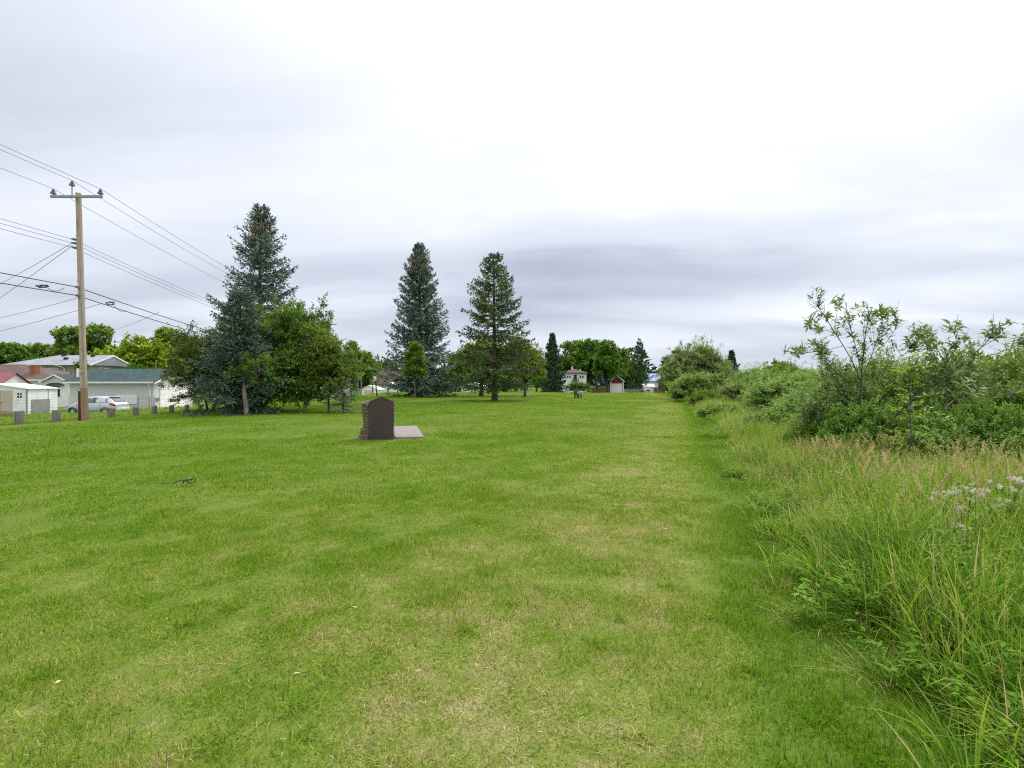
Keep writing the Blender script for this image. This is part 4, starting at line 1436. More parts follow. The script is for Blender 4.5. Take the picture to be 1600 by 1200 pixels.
for i in range(2):
    WDV.append(broadleaf(111+i, [(0, 0, .55, .9, .8, .55), (-.6, .1, .45, .6, .6, .45), (.65, -.1, .5, .6, .6, .5)], 200, 7, 12, 0.17, 0.085, 0.036, 0.2, 0.015, 0.35, 0.8, sprigs=46, sprig_len=0.55, stems=7, spread=1.0, ragged=.15, clr=.12))
SH_ME = {}


def shrub(var, kind, mat, u, Y, v_top, r, label, rz=0.0, group=None, name='shrub'):
    src = (SHV if kind == 's' else WDV)[var]
    wood, leaf = src
    if (kind, var) not in SH_ME:
        SH_ME[(kind, var)] = (np_mesh('stems', wood[0], wood[1], [M['bark_grey']], smooth=True), np_mesh('foliage', leaf[0], leaf[1], [M[mat]], leaf[2]))
    l = at(u, Y)
    h = np.percentile(leaf[0][:, 2], 98)
    w = np.percentile(np.abs(leaf[0][:, 0]), 96)
    o = thing(name, label, 'shrub', l, rz, group)
    sx = r/w
    o.scale = (sx, sx, (PZ(v_top, Y)-l[2])/h)
    a, b = SH_ME[(kind, var)]
    link('stems', a, o)
    recolour(link('foliage', b, o), M[mat])


for q in [
    (0, 's', 'leaf_willow', 1135, 45, 583, 2.3, 'pale green shrub just right of the rounded willow bush', 0.2),
    (1, 's', 'leaf_shrub', 1172, 38, 579, 2.3, 'mid green shrub below the dark spruce tip', 1.2),
    (2, 's', 'leaf_willow', 1164, 33, 598, 1.6, 'low pale shrub in front of the mid green shrub below the spruce tip', 2.2),
    (3, 's', 'leaf_shrub', 1205, 30, 583, 2.0, 'shrub left of the round topped deep green tree', 0.9),
    (0, 's', 'leaf_mid', 1240, 31, 575, 2.1, 'mid green shrub at the foot of the round topped tree', 3.0),
    (1, 's', 'leaf_shrub', 1205, 24, 602, 1.4, 'broad low shrub behind the bright green grass patch by the mown edge', 0.4),
    (2, 's', 'leaf_shrub', 1236, 21, 592, 1.7, 'shrub with a bare grey stick, halfway between mown edge and tall sapling', 1.9),
    (3, 's', 'leaf_shrub', 1262, 22, 583, 1.8, 'shrub immediately left of the tall sapling, further back', 4.0),
    (0, 's', 'leaf_weed', 1276, 16, 608, 1.3, 'dark shrub in front and left of the tall sapling', 5.1),
    (1, 's', 'leaf_shrub', 1302, 17.5, 590, 1.5, 'shrub around the stem of the tall sapling on its left', 2.8),
    (2, 's', 'leaf_mid', 1352, 19, 577, 1.7, 'mid green shrub behind the tall sapling on its right', 0.1),
    (3, 's', 'leaf_shrub', 1395, 15.5, 588, 1.5, 'shrub behind the thin bright sapling', 1.4),
    (0, 's', 'leaf_shrub', 1440, 18, 572, 1.8, 'taller shrub between the thin bright sapling and the leaning sapling', 2.4),
    (1, 's', 'leaf_shrub', 1490, 13.5, 586, 1.5, 'shrub under the leaning sapling', 3.5),
    (2, 's', 'leaf_willow', 1535, 17.5, 566, 1.9, 'pale shrub behind the tip of the leaning sapling', 4.4),
    (3, 's', 'leaf_shrub', 1590, 13.0, 582, 1.6, 'shrub at the frame edge right of the leaning sapling', 5.4),
    (0, 's', 'leaf_shrub', 1640, 16.5, 566, 1.9, 'shrub running out of the frame behind the edge shrub', 0.6),
    (1, 's', 'leaf_weed', 1552, 10.5, 622, 1.2, 'dark low shrub at the frame edge above the dry plumes', 0.5),
    (4, 's', 'leaf_sapling', 1316, 10.8, 572, .85, 'airy leafy bush around the lower limbs of the tall sapling', .7),
    (4, 's', 'leaf_shrub', 1394, 11.2, 562, .85, 'airy bush filling the space right of the tall sapling', 2.1),
    (4, 's', 'leaf_sapling', 1482, 10.6, 556, .95, 'leafy bush below the arching limbs of the leaning sapling', 3.2),
    (4, 's', 'leaf_shrub', 1562, 10.8, 552, 1.0, 'leafy bush at the right under the limb tips of the leaning sapling', 4.6),
    (0, 'w', 'leaf_weed', 1216, 15.5, 640, 1.0, 'patch of dark broad-leaved weeds left of the dark shrub', 0.3),
    (1, 'w', 'leaf_shrub', 1268, 12.2, 650, 0.8, 'leafy weeds on the slope left of the tall sapling', 1.3),
    (0, 'w', 'leaf_mid', 1300, 10.6, 664, 0.9, 'leafy weeds at the foot of the tall sapling', 2.3),
    (1, 'w', 'leaf_weed', 1368, 9.8, 638, 0.9, 'dark leafy weeds between the tall and the thin bright sapling', 3.3),
    (0, 'w', 'leaf_shrub', 1452, 9.3, 660, 0.9, 'leafy weeds right of the thin bright sapling', 4.3),
    (1, 'w', 'leaf_weed', 1515, 9.2, 636, 0.85, 'dark leafy weeds below the leaning sapling', 5.3),
    (0, 'w', 'leaf_weed', 1590, 8.6, 668, 0.85, 'dark leafy weeds at the frame edge behind the dry plumes', 0.8),
    (1, 'w', 'leaf_shrub', 1122, 22, 632, .8, 'dark grey green weed clump sticking out over the mown edge', 0.0),
    (0, 'w', 'leaf_willow', 1070, 47, 606, 1.5, 'pale tuft of weeds below the big willow at the mown edge', 0.9),
    (1, 'w', 'leaf_mid', 1100, 37, 611, 1.3, 'bright green tuft of weeds by the mown edge before the willow bush', 0.9),
]:
    shrub(*q)


shrub(3, 's', 'leaf_dark', 903, 110, 598, 3.0, 'dark rounded bush in front of the white hip-roofed house', 2.0, None, 'bush')


# --- saplings with leaf clusters one can pick apart
def leaf_cluster(seed, n=10, L=0.115, W=0.034):
    rng = np.random.default_rng(seed)
    a = np.arange(n)*2.4+rng.normal(0, .2, n)
    e = rng.uniform(-0.25, 0.75, n)
    D = unit(np.stack([np.cos(a)*np.cos(e), np.sin(a)*np.cos(e), np.sin(e)], -1))
    P = np.stack([np.zeros(n), np.zeros(n), rng.uniform(-0.09, 0.02, n)], -1)
    # each leaf curved: two joined blades
    L_ = L*rng.uniform(0.7, 1.15, n)
    V1, F1 = leaves(P, D, np.tile([0, 0, 1.0], (n, 1)), L_, np.full(n, W)*rng.uniform(.8, 1.15, n), 0.15)
    return np_mesh('leaf_cluster', V1, F1, [M['leaf_sapling']], np.repeat(rng.uniform(.15, .9, n), 4))


CL = [leaf_cluster(200+i, 8+i % 4, 0.115 if i < 4 else 0.09) for i in range(6)]


def sapling(name, label, base, branches, r0, seed, sub=6, clusters=110, scl=1.0):
    """branches: list of polylines (local); clusters sit on twigs along them"""
    rng = np.random.default_rng(seed)
    o = thing(name, label, 'sapling', base)
    mb = MB()
    tips = []
    for bi, (pl, ra) in enumerate(branches):
        pl = np.array(pl, float)
        t = np.linspace(0, len(pl)-1, 4*len(pl))
        c = np.stack([np.interp(t, np.arange(len(pl)), pl[:, j]) for j in range(3)], -1)
        k = np.array([1, 2, 1.0])/4
        for _ in range(2):
            c[1:-1] = c[:-2]*.25+c[1:-1]*.5+c[2:]*.25
        mb.tube(c, np.linspace(ra*.5, 0.004, len(c)), 6)
        seg = np.linalg.norm(np.diff(c, axis=0), axis=1).sum()
        nsub = int(sub*seg/0.9)+1
        tips.append((c[-1], unit(c[-1]-c[-2])))
        for _ in range(nsub):
            i = int(rng.uniform(0.42, 0.99)*(len(c)-1))
            d = unit(unit(c[min(i+1, len(c)-1)]-c[i-1])*0.6+rdir(rng, 1)[0]*0.75+np.array([0, 0, .45]))
            ln = rng.uniform(0.14, 0.48)*(1.2-0.5*i/len(c))
            s = np.linspace(0, 1, 5)[:, None]
            tw = c[i]+d*ln*s+np.array([0, 0, 0.10])*ln*s**2
            mb.tube(tw, np.linspace(0.005, 0.0025, 5), 4, False)
            tips.append((tw[-1], unit(tw[-1]-tw[-2])))
            for q in (2, 3):
                if rng.random() < 0.5:
                    tips.append((tw[q]+rdir(rng, 1)[0]*0.03, unit(d+rdir(rng, 1)[0]*0.9)))
    mb.build('stem', M['bark_dark'], o, True)
    from mathutils import Vector
    if len(tips) > clusters:
        sel = rng.permutation(len(tips))[:clusters]
        tips = [tips[i] for i in sel]
    for p, d in tips:
        q = link('leaf_cluster', CL[rng.integers(0, 6)], o, tuple(p))
        q.rotation_euler = Vector((d[0]*.8, d[1]*.8, d[2]+.25)).to_track_quat('Z', 'Y').to_euler()
        s = scl*rng.uniform(0.95, 1.5)
        q.scale = (s, s, s)
    return o


def P3(u, v, Y, base):
    return (PX(u, Y)-base[0], Y-base[1], PZ(v, Y)-base[2])


Y0 = 9.6
b = at(1344, Y0)
br = []
for pts, ra in [([(1344, 672, 0), (1345, 600, 0), (1348, 560, .05), (1352, 520, .1), (1362, 480, .1)], .030),
                ([(1346, 600, 0), (1330, 560, -.15), (1305, 520, -.25), (1284, 488, -.3), (1276, 474, -.3)], .018),
                ([(1346, 585, 0), (1338, 545, .1), (1326, 505, .2), (1322, 472, .3)], .016),
                ([(1347, 590, 0), (1362, 555, .25), (1374, 520, .35), (1381, 490, .4)], .016),
                ([(1318, 540, -.2), (1290, 548, -.4), (1262, 551, -.5), (1243, 553, -.5)], .009),
                ([(1305, 520, -.25), (1288, 515, -.35), (1272, 516, -.4)], .008),
                ([(1362, 555, .25), (1385, 535, .4), (1402, 510, .5), (1398, 490, .5)], .010),
                ([(1346, 600, 0), (1316, 590, -.4), (1290, 566, -.55), (1277, 545, -.6)], .012),
                ([(1346, 610, 0), (1380, 580, .1), (1410, 556, .2), (1428, 540, .2)], .012),
                ([(1344, 620, 0), (1310, 600, .5), (1292, 575, .7)], .010)]:
    br.append(([P3(u, v, Y0+dy, b) for u, v, dy in pts], ra))
sapling('cherry_sapling', 'tall dark-stemmed sapling with tufted leaves standing above the bank shrubs', b, br, .03, 301, 8, 130)
Y0 = 8.8
b = at(1388, Y0)
br = []
for pts, ra in [([(1388, 662, 0), (1425, 625, 0), (1470, 592, .1), (1510, 565, .2), (1545, 532, .3), (1554, 512, .3)], .024),
                ([(1450, 607, .05), (1478, 570, -.1), (1496, 540, -.2), (1490, 514, -.2)], .014),
                ([(1478, 570, -.1), (1462, 540, -.2), (1445, 520, -.3)], .008),
                ([(1425, 625, 0), (1445, 575, .3), (1450, 540, .4), (1428, 521, .5)], .012),
                ([(1510, 565, .2), (1560, 552, .3), (1590, 540, .4), (1606, 535, .4)], .010),
                ([(1400, 650, 0), (1450, 630, -.3), (1500, 622, -.4), (1545, 612, -.5)], .014),
                ([(1440, 615, .0), (1500, 598, .5), (1550, 580, .8), (1596, 560, 1.0)], .012)]:
    br.append(([P3(u, v, Y0+dy, b) for u, v, dy in pts], ra))
sapling('cherry_sapling', 'leaning sapling with arching dark limbs reaching to the frame edge', b, br, .024, 302, 7, 110)

# thin straight sapling with bright leaves
l = at(1426, 8.7)
rng_s = np.random.default_rng(320)
o = thing('maple_sapling', 'thin straight sapling with bright yellow green leaves among the dark weeds', 'sapling', l)
mb = MB()
hs = PZ(556, 8.7)-l[2]
s = np.linspace(0, 1, 9)
mb.tube(np.stack([-.07*s+0.012*np.sin(s*9), 0*s, hs*s], -1), np.linspace(.016, .004, 9), 6)
LP, LD = [], []
for f in list(rng_s.uniform(.34, 1, 34))+list(rng_s.uniform(.22, .36, 26)):
    a = rng_s.uniform(0, 6.28)
    d = np.array([math.cos(a), math.sin(a), .3])
    ln = rng_s.uniform(.12, .42) if f > .36 else rng_s.uniform(.2, .5)
    t = np.linspace(0, 1, 4)[:, None]
    base = np.array([-.07*f, 0, hs*f])
    tw = base+d*ln*t-np.array([0, 0, .08])*t*t
    mb.tube(tw, np.linspace(.004, .002, 4), 3, False)
    for q in range(9):
        LP.append(base+d*ln*rng_s.uniform(.3, 1))
        LD.append(unit(np.array([math.cos(a+rng_s.normal(0, 1)), math.sin(a+rng_s.normal(0, 1)), rng_s.uniform(-.5, .3)])))
mb.build('stem', M['bark_grey'], o, True)
LP, LD = np.array(LP), np.array(LD)
V, F = leaves(LP, LD, np.tile([0, 0, 1.0], (len(LP), 1)), rng_s.uniform(.06, .10, len(LP)), rng_s.uniform(.035, .055, len(LP)))
link('foliage', np_mesh('foliage', V, F, [M['leaf_bright']], np.repeat(rng_s.random(len(LP)), 4)), o)

# bare grey sticks in the shrubs
for i, (u, v0, v1, du, Y, lab) in enumerate([(1214, 655, 600, -16, 17, 'bare grey stick leaning in the shrubs left of the tall sapling'),
                                             (1476, 640, 612, 60, 8.4, 'fallen bare grey branch lying low in the shrubs under the leaning sapling'),
                                             (1574, 622, 596, 60, 9.4, 'long bare grey branch slanting out at the frame edge')]):
    p, q = np.array(at(u, Y)), np.array((PX(u+du, Y), Y+.2, PZ(v1, Y)))
    p[2] = PZ(v0, Y)
    o = thing('dead_branch', lab, 'branch', tuple(p))
    mb = MB(tuple(p))
    t = np.linspace(0, 1, 7)[:, None]
    c = p*(1-t)+q*t+np.sin(t*4)*np.array([0.03, .05, .04])
    mb.tube(c, np.linspace(.018, .005, 7), 6)
    for k in (2, 3, 4, 5):
        d = np.array([RNG.normal(), RNG.normal()*.5, .8])*.25
        mb.tube([c[k], c[k]+d*.5, c[k]+d], [.008, .006, .003], 4)
    mb.build('limb', M['bark_grey'], o, True)


# --- thistles gone to seed
def thistle(seed, h):
    rng = np.random.default_rng(seed)
    st = MB()
    lf = [[], [], []]
    heads = [[], [], []]
    nbl = nbh = 0
    t = np.linspace(0, 1, 6)
    c = np.stack([0.05*np.sin(t*2), 0.04*t, h*t], -1)
    st.tube(c, np.linspace(.006, .003, 6), 5)
    tips = [c[-1]]
    for i in range(9):
        f = rng.uniform(.5, .95)
        a = rng.uniform(0, 6.28)
        base = np.array([np.interp(f, t, c[:, j]) for j in range(3)])
        e = base+np.array([math.cos(a)*rng.uniform(.06, .2), math.sin(a)*rng.uniform(.06, .2), rng.uniform(.08, .28)])
        st.tube([base, (base+e)/2+np.array([0, 0, -.02]), e], [.004, .003, .002], 4, False)
        tips.append(e)
        for _ in range(2):
            e2 = e+rng.normal(0, .04, 3)
            st.tube([(base+e)/2, e2], [.002, .0015], 3, False)
            tips.append(e2)
    for p in tips:
        m = 26
        D = unit(rdir(rng, m)+np.array([0, 0, .35]))
        V, F = leaves(p+D*.004, D, rdir(rng, m), rng.uniform(.022, .042, m), rng.uniform(.007, .014, m))
        heads[0].append(V)
        heads[1].append(F+nbh)
        heads[2].append(np.repeat(rng.uniform(.2, 1, m), 4))
        nbh += len(V)
    m = 70
    f = rng.uniform(.05, .85, m)
    P = np.stack([np.interp(f, t, c[:, j]) for j in range(3)], -1)
    a = rng.uniform(0, 6.28, m)
    D = unit(np.stack([np.cos(a), np.sin(a), rng.uniform(-.1, .6, m)], -1))
    V, F = leaves(P, D, np.tile([0, 0, 1.0], (m, 1)), rng.uniform(.06, .14, m), rng.uniform(.012, .026, m))
    return st, np_mesh('foliage', V, F, [M['leaf_weed']], np.repeat(rng.random(m), 4)), np_mesh('seed_heads', np.concatenate(heads[0]), np.concatenate(heads[1]), [M['fluff']], np.concatenate(heads[2]))


TH = [thistle(400+i, h) for i, h in enumerate((1.02, 0.92, 1.08))]
TH_ST = []
for u, Y, vt, k, lab in [(1482, 4.75, 768, 0, 'thistle gone to white fluff left of the others in the foreground grass'),
                         (1512, 4.4, 775, 1, 'thistle with the fullest mass of white seed fluff in the foreground grass'),
                         (1534, 5.0, 772, 2, 'thistle behind the fullest seed fluff in the foreground grass'),
                         (1575, 4.6, 760, 1, 'thistle with scattered white fluff near the frame edge'),
                         (1596, 4.9, 738, 2, 'tallest fluffy thistle cut by the frame edge'),
                         (1308, 6.7, 740, 0, 'small fluffy thistle standing alone at the lawn end of the tall grass'),
                         (1500, 4.1, 835, 1, 'low thistle with few white heads in front of the others')]:
    l = at(u, Y)
    o = thing('thistle', lab, 'thistle', l, RNG.uniform(0, 6), 'thistles gone to seed')
    hh = (1.02, 0.92, 1.08)[k]+.2
    s = (PZ(vt, Y)+.1-l[2])/hh
    o.scale = (s*.9+.1, s*.9+.1, s)
    st, fo, he = TH[k]
    if k not in [q[0] for q in TH_ST]:
        x = st.build('stem', M['wild'], o)
        TH_ST.append((k, x.data))
    else:
        link('stem', [q[1] for q in TH_ST if q[0] == k][0], o)
    link('foliage', fo, o)
    link('seed_heads', he, o)['kind'] = 'stuff'


# --- far wood across the valley
def far_wood():
    rng = np.random.default_rng(77)
    V, F, r = [], [], []
    nb = 0
    n = 1100
    for i in range(n):
        if i < 700:
            Y = rng.uniform(150, 420)
            X = edge_x(Y)+rng.uniform(140, 420)
            if X/Y > 1.5 or X/Y < .30:
                continue
        else:
            Y = rng.uniform(170, 260)
            X = rng.uniform(-290, 75)
        h = rng.uniform(7, 13)*(1 if rng.random() < .9 else 1.35)
        z = G(X, Y)
        con = rng.random() < .6
        m = 60
        t = rng.random(m)**0.8
        rad = (h*.17*(1-t)+.2) if con else h*.26*np.sqrt(np.maximum(0.05, 1-(2*t-1)**2))
        a = rng.uniform(0, 6.28, m)
        P = np.stack([X+np.cos(a)*rad*.6, Y+np.sin(a)*rad*.6, z+h*(.05+.93*t)], -1)
        D = unit(np.stack([np.cos(a), np.sin(a), rng.uniform(-.5, .6, m)], -1))
        v, f = leaves(P, D, rdir(rng, m)+np.array([0, 0, .6]), rad*.9+.5, np.full(m, h*.13))
        V.append(v)
        F.append(f+nb)
        r.append(np.full(len(v), rng.uniform(.1, .7)))
        nb += len(v)
    o = link('far_wood', np_mesh('far_wood', np.concatenate(V), np.concatenate(F), [M['needle_dark']], np.concatenate(r)))
    tag(o, 'distant dark wood across the valley', kind='stuff')
    del o['label']


far_wood()
for u, Y, vt, lab in [(1544, 240, 556, 'left of two distant spruce tips over the shrubs by the frame edge'),
                      (1574, 230, 553, 'right of two distant spruce tips over the shrubs by the frame edge'),
                      (1462, 260, 571, 'distant spruce tip behind the leaning sapling')]:
    l = at(u, Y)
    s = max((PZ(vt, Y)-l[2])/13.5, .4)
    conifer('spruce_tree', lab, l, FAR_SP, M['needle_dark'], scale=(s*.9, s*.9, s))
# ------------------------------------------------------------------ buildings
def window(parent, org, x0, x1, z0, z1, y, axis='y', fr=0.07, panes=2, sgn=-1, name='window'):
    """framed window; axis 'y': in a wall facing -Y at y; axis 'x': in a wall facing +X at y"""
    d = 0.05*sgn

    def B(mb, a0, a1, c0, c1, o0, o1):
        lo, hi = sorted((y+o0, y+o1))
        if axis == 'y':
            mb.box(a0, a1, lo, hi, c0, c1)
        else:
            mb.box(lo, hi, a0, a1, c0, c1)
    f = MB(org)
    B(f, x0-fr, x0, z0-fr, z1+fr, -.02*sgn, d)
    B(f, x1, x1+fr, z0-fr, z1+fr, -.02*sgn, d)
    B(f, x0, x1, z1, z1+fr, -.02*sgn, d)
    B(f, x0, x1, z0-fr, z0, -.02*sgn, d)
    for i in range(1, panes):
        m = x0+(x1-x0)*i/panes
        B(f, m-.025, m+.025, z0, z1, -.02*sgn, d*.9)
    w = f.build(name, M['white_clean'], parent)
    for i in range(panes):
        a, b_ = x0+(x1-x0)*i/panes, x0+(x1-x0)*(i+1)/panes
        g = MB(org)
        B(g, a+(.026 if i else 0), b_-(.026 if i < panes-1 else 0), z0, z1, 0, d*.35)
        g.build('pane', M['glass'], w)
    return w


def gable_x(mb, x0, x1, y0, y1, ze, zr, th=0.10, ov=0.3, ovx=0.25):
    """gable roof with ridge along X"""
    ym = (y0+y1)/2
    sl = (zr-ze)/(ym-y0)
    xa, xb = x0-ovx, x1+ovx
    za = ze-ov*sl
    mb.poly([(xa, y0-ov, za), (xa, ym, zr), (xa, ym, zr+th), (xa, y0-ov, za+th)], (xb-xa, 0, 0))
    mb.poly([(xa, y1+ov, za), (xa, ym+.002, zr), (xa, ym+.002, zr+th), (xa, y1+ov, za+th)], (xb-xa, 0, 0))


def gable_y(mb, x0, x1, y0, y1, ze, zr, th=0.10, ov=0.3, ovy=0.25):
    xm = (x0+x1)/2
    sl = (zr-ze)/(xm-x0)
    ya, yb = y0-ovy, y1+ovy
    za = ze-ov*sl
    mb.poly([(x0-ov, ya, za), (xm, ya, zr), (xm, ya, zr+th), (x0-ov, ya, za+th)], (0, yb-ya, 0))
    mb.poly([(x1+ov, ya, za), (xm+.002, ya, zr), (xm+.002, ya, zr+th), (x1+ov, ya, za+th)], (0, yb-ya, 0))


def hip(mb, x0, x1, y0, y1, ze, zr, th=0.12, ov=0.4, left=True, right=True, run=None):
    x0, x1, y0, y1 = x0-ov, x1+ov, y0-ov, y1+ov
    ym = (y0+y1)/2
    h = (y1-y0)/2
    rl = x0+(h if left else 0)
    rr = x1-((run or h) if right else 0)
    if rl > rr:
        rl = rr = (x0+x1)/2
    v = [(x0, y0, ze), (x1, y0, ze), (x1, y1, ze), (x0, y1, ze), (rl, ym, zr), (rr, ym, zr)]
    v += [(x0, y0, ze+th), (x1, y0, ze+th), (x1, y1, ze+th), (x0, y1, ze+th), (rl, ym, zr+th), (rr, ym, zr+th)]
    mb.add(v, [(0, 1, 7, 6), (1, 2, 8, 7), (2, 3, 9, 8), (3, 0, 6, 9), (6, 7, 11, 10), (7, 8, 11), (8, 9, 10, 11), (9, 6, 10), (3, 2, 1, 0)])


def wall_gable_x(mb, x0, x1, y0, y1, zb, ze, zr):
    """box walls plus the two gable triangles, ridge along X"""
    ym = (y0+y1)/2
    mb.poly([(x0, y0, zb), (x0, y1, zb), (x0, y1, ze), (x0, ym, zr), (x0, y0, ze)], (x1-x0, 0, 0))


def wall_gable_y(mb, x0, x1, y0, y1, zb, ze, zr):
    xm = (x0+x1)/2
    mb.poly([(x0, y0, zb), (x1, y0, zb), (x1, y0, ze), (xm, y0, zr), (x0, y0, ze)], (0, y1-y0, 0))


def garage_door(parent, org, a0, a1, zb, zt, y, axis, sgn, nrow=4, mat='white', trim=0.12):
    fr = MB(org)

    def B(mb, p0, p1, c0, c1, o0, o1, bev=0):
        lo, hi = sorted((y+o0*sgn, y+o1*sgn))
        if axis == 'y':
            mb.box(p0, p1, lo, hi, c0, c1)
        else:
            mb.box(lo, hi, p0, p1, c0, c1)
    B(fr, a0-trim, a0, zb, zt+trim, -.05, .06)
    B(fr, a1, a1+trim, zb, zt+trim, -.05, .06)
    B(fr, a0, a1, zt, zt+trim, -.05, .06)
    d = fr.build('door_frame', M['white_clean'], parent)
    h = (zt-zb)/nrow
    for i in range(nrow):
        p = MB(org)
        B(p, a0, a1, zb+i*h+.012, zb+(i+1)*h-.012, -.03, .028)
        p.build('panel', M[mat], d)
    p = MB(org)
    B(p, a0, a1, zb, zt, -.045, .012)
    p.build('door_leaf', M['grey_panel'], d)
    return d


# green-roofed garage
gb = -1.0
org = (-39, 53.1, gb)
o = thing('garage', 'long pale garage with green shingle roof and white door beside the silver car', 'garage', org)
mb = MB(org)
ze, zr = 1.88, 3.03
wall_gable_x(mb, -43.2, -35, 50, 56.2, gb-.3, ze, zr)
mb.build('wall', M['grey_stucco'], o)
mb = MB(org)
gable_x(mb, -43.2, -35, 50, 56.2, ze+.03, zr+.03, 0.11, 0.42, 0.40)
rf = mb.build('roof', M['roof_green'], o)
mb = MB(org)
mb.bar((-37.0, 53.2, 3.0), (-37.0, 53.2, 4.1), .06)
mb.build('vent_pipe', M['metal_grey'], rf)
mb = MB(org)
mb.box(-43.5, -34.72, 49.50, 49.60, ze-.21, ze-.05)
mb.build('gutter', M['white_clean'], o)
mb = MB(org)
sl = (zr-ze)/3.1
for s_ in (-1, 1):
    ya, yb_ = (49.58, 53.1) if s_ < 0 else (56.62, 53.1)
    mb.poly([(-34.62, ya, ze-.14), (-34.62, yb_, zr+.0), (-34.62, yb_, zr-.16), (-34.62, ya, ze-.30)], (.05, 0, 0))
mb.build('rake_board', M['white_clean'], o)
mb = MB(org)
for i in range(5):
    z0 = ze+.05+i*.2
    w = (zr-z0)/sl
    mb.poly([(-34.995, 53.1-w, z0), (-34.995, 53.1+w, z0), (-34.97, 53.1+w, z0), (-34.97, 53.1-w, z0)], (0, 0, .19)) if w > .3 else None
mb.build('gable_siding', M['white'], o)
garage_door(o, org, 51.0, 55.4, gb+.02, gb+2.1, -35.0, 'x', 1, 4)
mb = MB(org)
mb.tube([(-35.2, 49.55, ze-.15), (-35.25, 49.75, ze-.55), (-35.28, 49.9, ze-.8), (-35.28, 49.9, gb+.15), (-35.2, 49.7, gb+.05)], .055, 6)
mb.build('downspout', M['white_clean'], o)
mb = MB(org)
mb.box(-38.6, -36.6, 49.93, 50.0, -.35, .52)
for k in range(2):
    pass
mb.build('boarded_window', M['white_clean'], o)
mb = MB(org)
mb.box(-35.0, -34.9, 50.3, 50.5, gb+.95, gb+1.25)
mb.box(-35.0, -34.9, 50.55, 50.72, gb+.95, gb+1.25)
mb.build('meter_box', M['metal_grey'], o)

# sage house
hb = -1.1
org = (-68, 79, hb)
o = thing('house', 'sage green two-storey house with pale grey roof behind the brick chimney', 'house', org)
ze, zr = 4.38, 5.92
mb = MB(org)
mb.poly([(-73.6, 75, hb), (-73.6, 82.8, hb), (-73.6, 82.8, ze), (-73.6, 75, ze)], (11.9, 0, 0))
mb.poly([(-61.72, 75, ze), (-61.72, 78.9, zr-.05), (-61.72, 82.8, ze)], (.02, 0, 0))
mb.build('wall', M['sage_siding'], o)
mb = MB(org)
hip(mb, -73.6, -61.9, 75, 82.8, ze-.02, zr, .12, .5, True, False)
rf = mb.build('roof', M['roof_grey'], o)
for (x, y) in [(-68.7, 78.5), (-64.0, 78.2), (-66.9, 76.8)]:
    z = ze+(y-74.5)/4.4*(zr-ze)+.1
    mb = MB(org)
    mb.box(x-.25, x+.25, y-.2, y+.2, z-.1, z+.32, .04)
    mb.build('roof_vent', M['trim_black'], rf)
mb = MB(org)
mb.box(-74.1, -61.4, 74.40, 74.50, ze-.02, ze+.13)
mb.build('gutter', M['white_clean'], o)
mb = MB(org)
for ya, yb_ in ((74.5, 78.9), (83.3, 78.9)):
    mb.poly([(-61.38, ya, ze+.10), (-61.38, yb_, zr+.12), (-61.38, yb_, zr-.10), (-61.38, ya, ze-.12)], (.05, 0, 0))
mb.build('rake_board', M['white_clean'], o)
window(o, org, -67.8, -66.6, 3.15, 3.85, 75, 'y', .09, 2)
window(o, org, 76.6, 78.4, 3.05, 3.95, -61.70, 'x', .09, 2, 1)
mb = MB(org)
mb.tube([(-66.6, 74.45, ze), (-65.6, 74.6, ze-.25), (-65.5, 74.9, ze-.5), (-65.5, 74.9, 0)], .07, 6)
mb.build('downspout', M['white_clean'], o)

# brown-roofed bungalow with chimney and gabled porch
hb = -1.05
org = (-57, 63, hb)
o = thing('house', 'white bungalow with brown hip roof, brick chimney and small gabled porch', 'house', org)
ze, zr = 2.02, 3.95
mb = MB(org)
mb.box(-72, -53.3, 60, 68, hb, ze)
mb.build('wall', M['white_siding'], o)
mb = MB(org)
hip(mb, -72, -53.3, 60, 68, ze, zr, .1, .4, False, True, 8.0)
rf = mb.build('roof', M['roof_brown'], o)
mb = MB(org)
mb.box(-72.4, -52.88, 59.52, 59.62, ze-.05, ze+.11)
mb.build('gutter', M['white_clean'], o)
# brick chimney: courses
cx, cy = -57.15, 61.3
ch = MB(org)
ch.box(cx-.36, cx+.36, cy-.30, cy+.30, 2.1, 3.66)
cho = ch.build('chimney', M['mortar'], o)
rngb = np.random.default_rng(3)
brk = {}
for r in range(12):
    z = 2.46+r*.1
    offs = 0.0 if r % 2 == 0 else .12
    for face in range(2):
        for i in range(3):
            mbk = MB(org)
            x0 = -.37+offs*.5+i*.245
            if face == 0:
                mbk.box(cx+x0, cx+min(x0+.23, .372), cy-.325, cy-.295, z, z+.085)
            else:
                mbk.box(cx+.355, cx+.385, cy+x0*.8, cy+min(x0*.8+.19, .3), z, z+.085)
            mbk.build('brick', M['brick'], cho)
mb = MB(org)
mb.box(cx-.42, cx+.42, cy-.36, cy+.36, 3.66, 3.78)
mb.build('chimney_cap', M['brick'], cho)
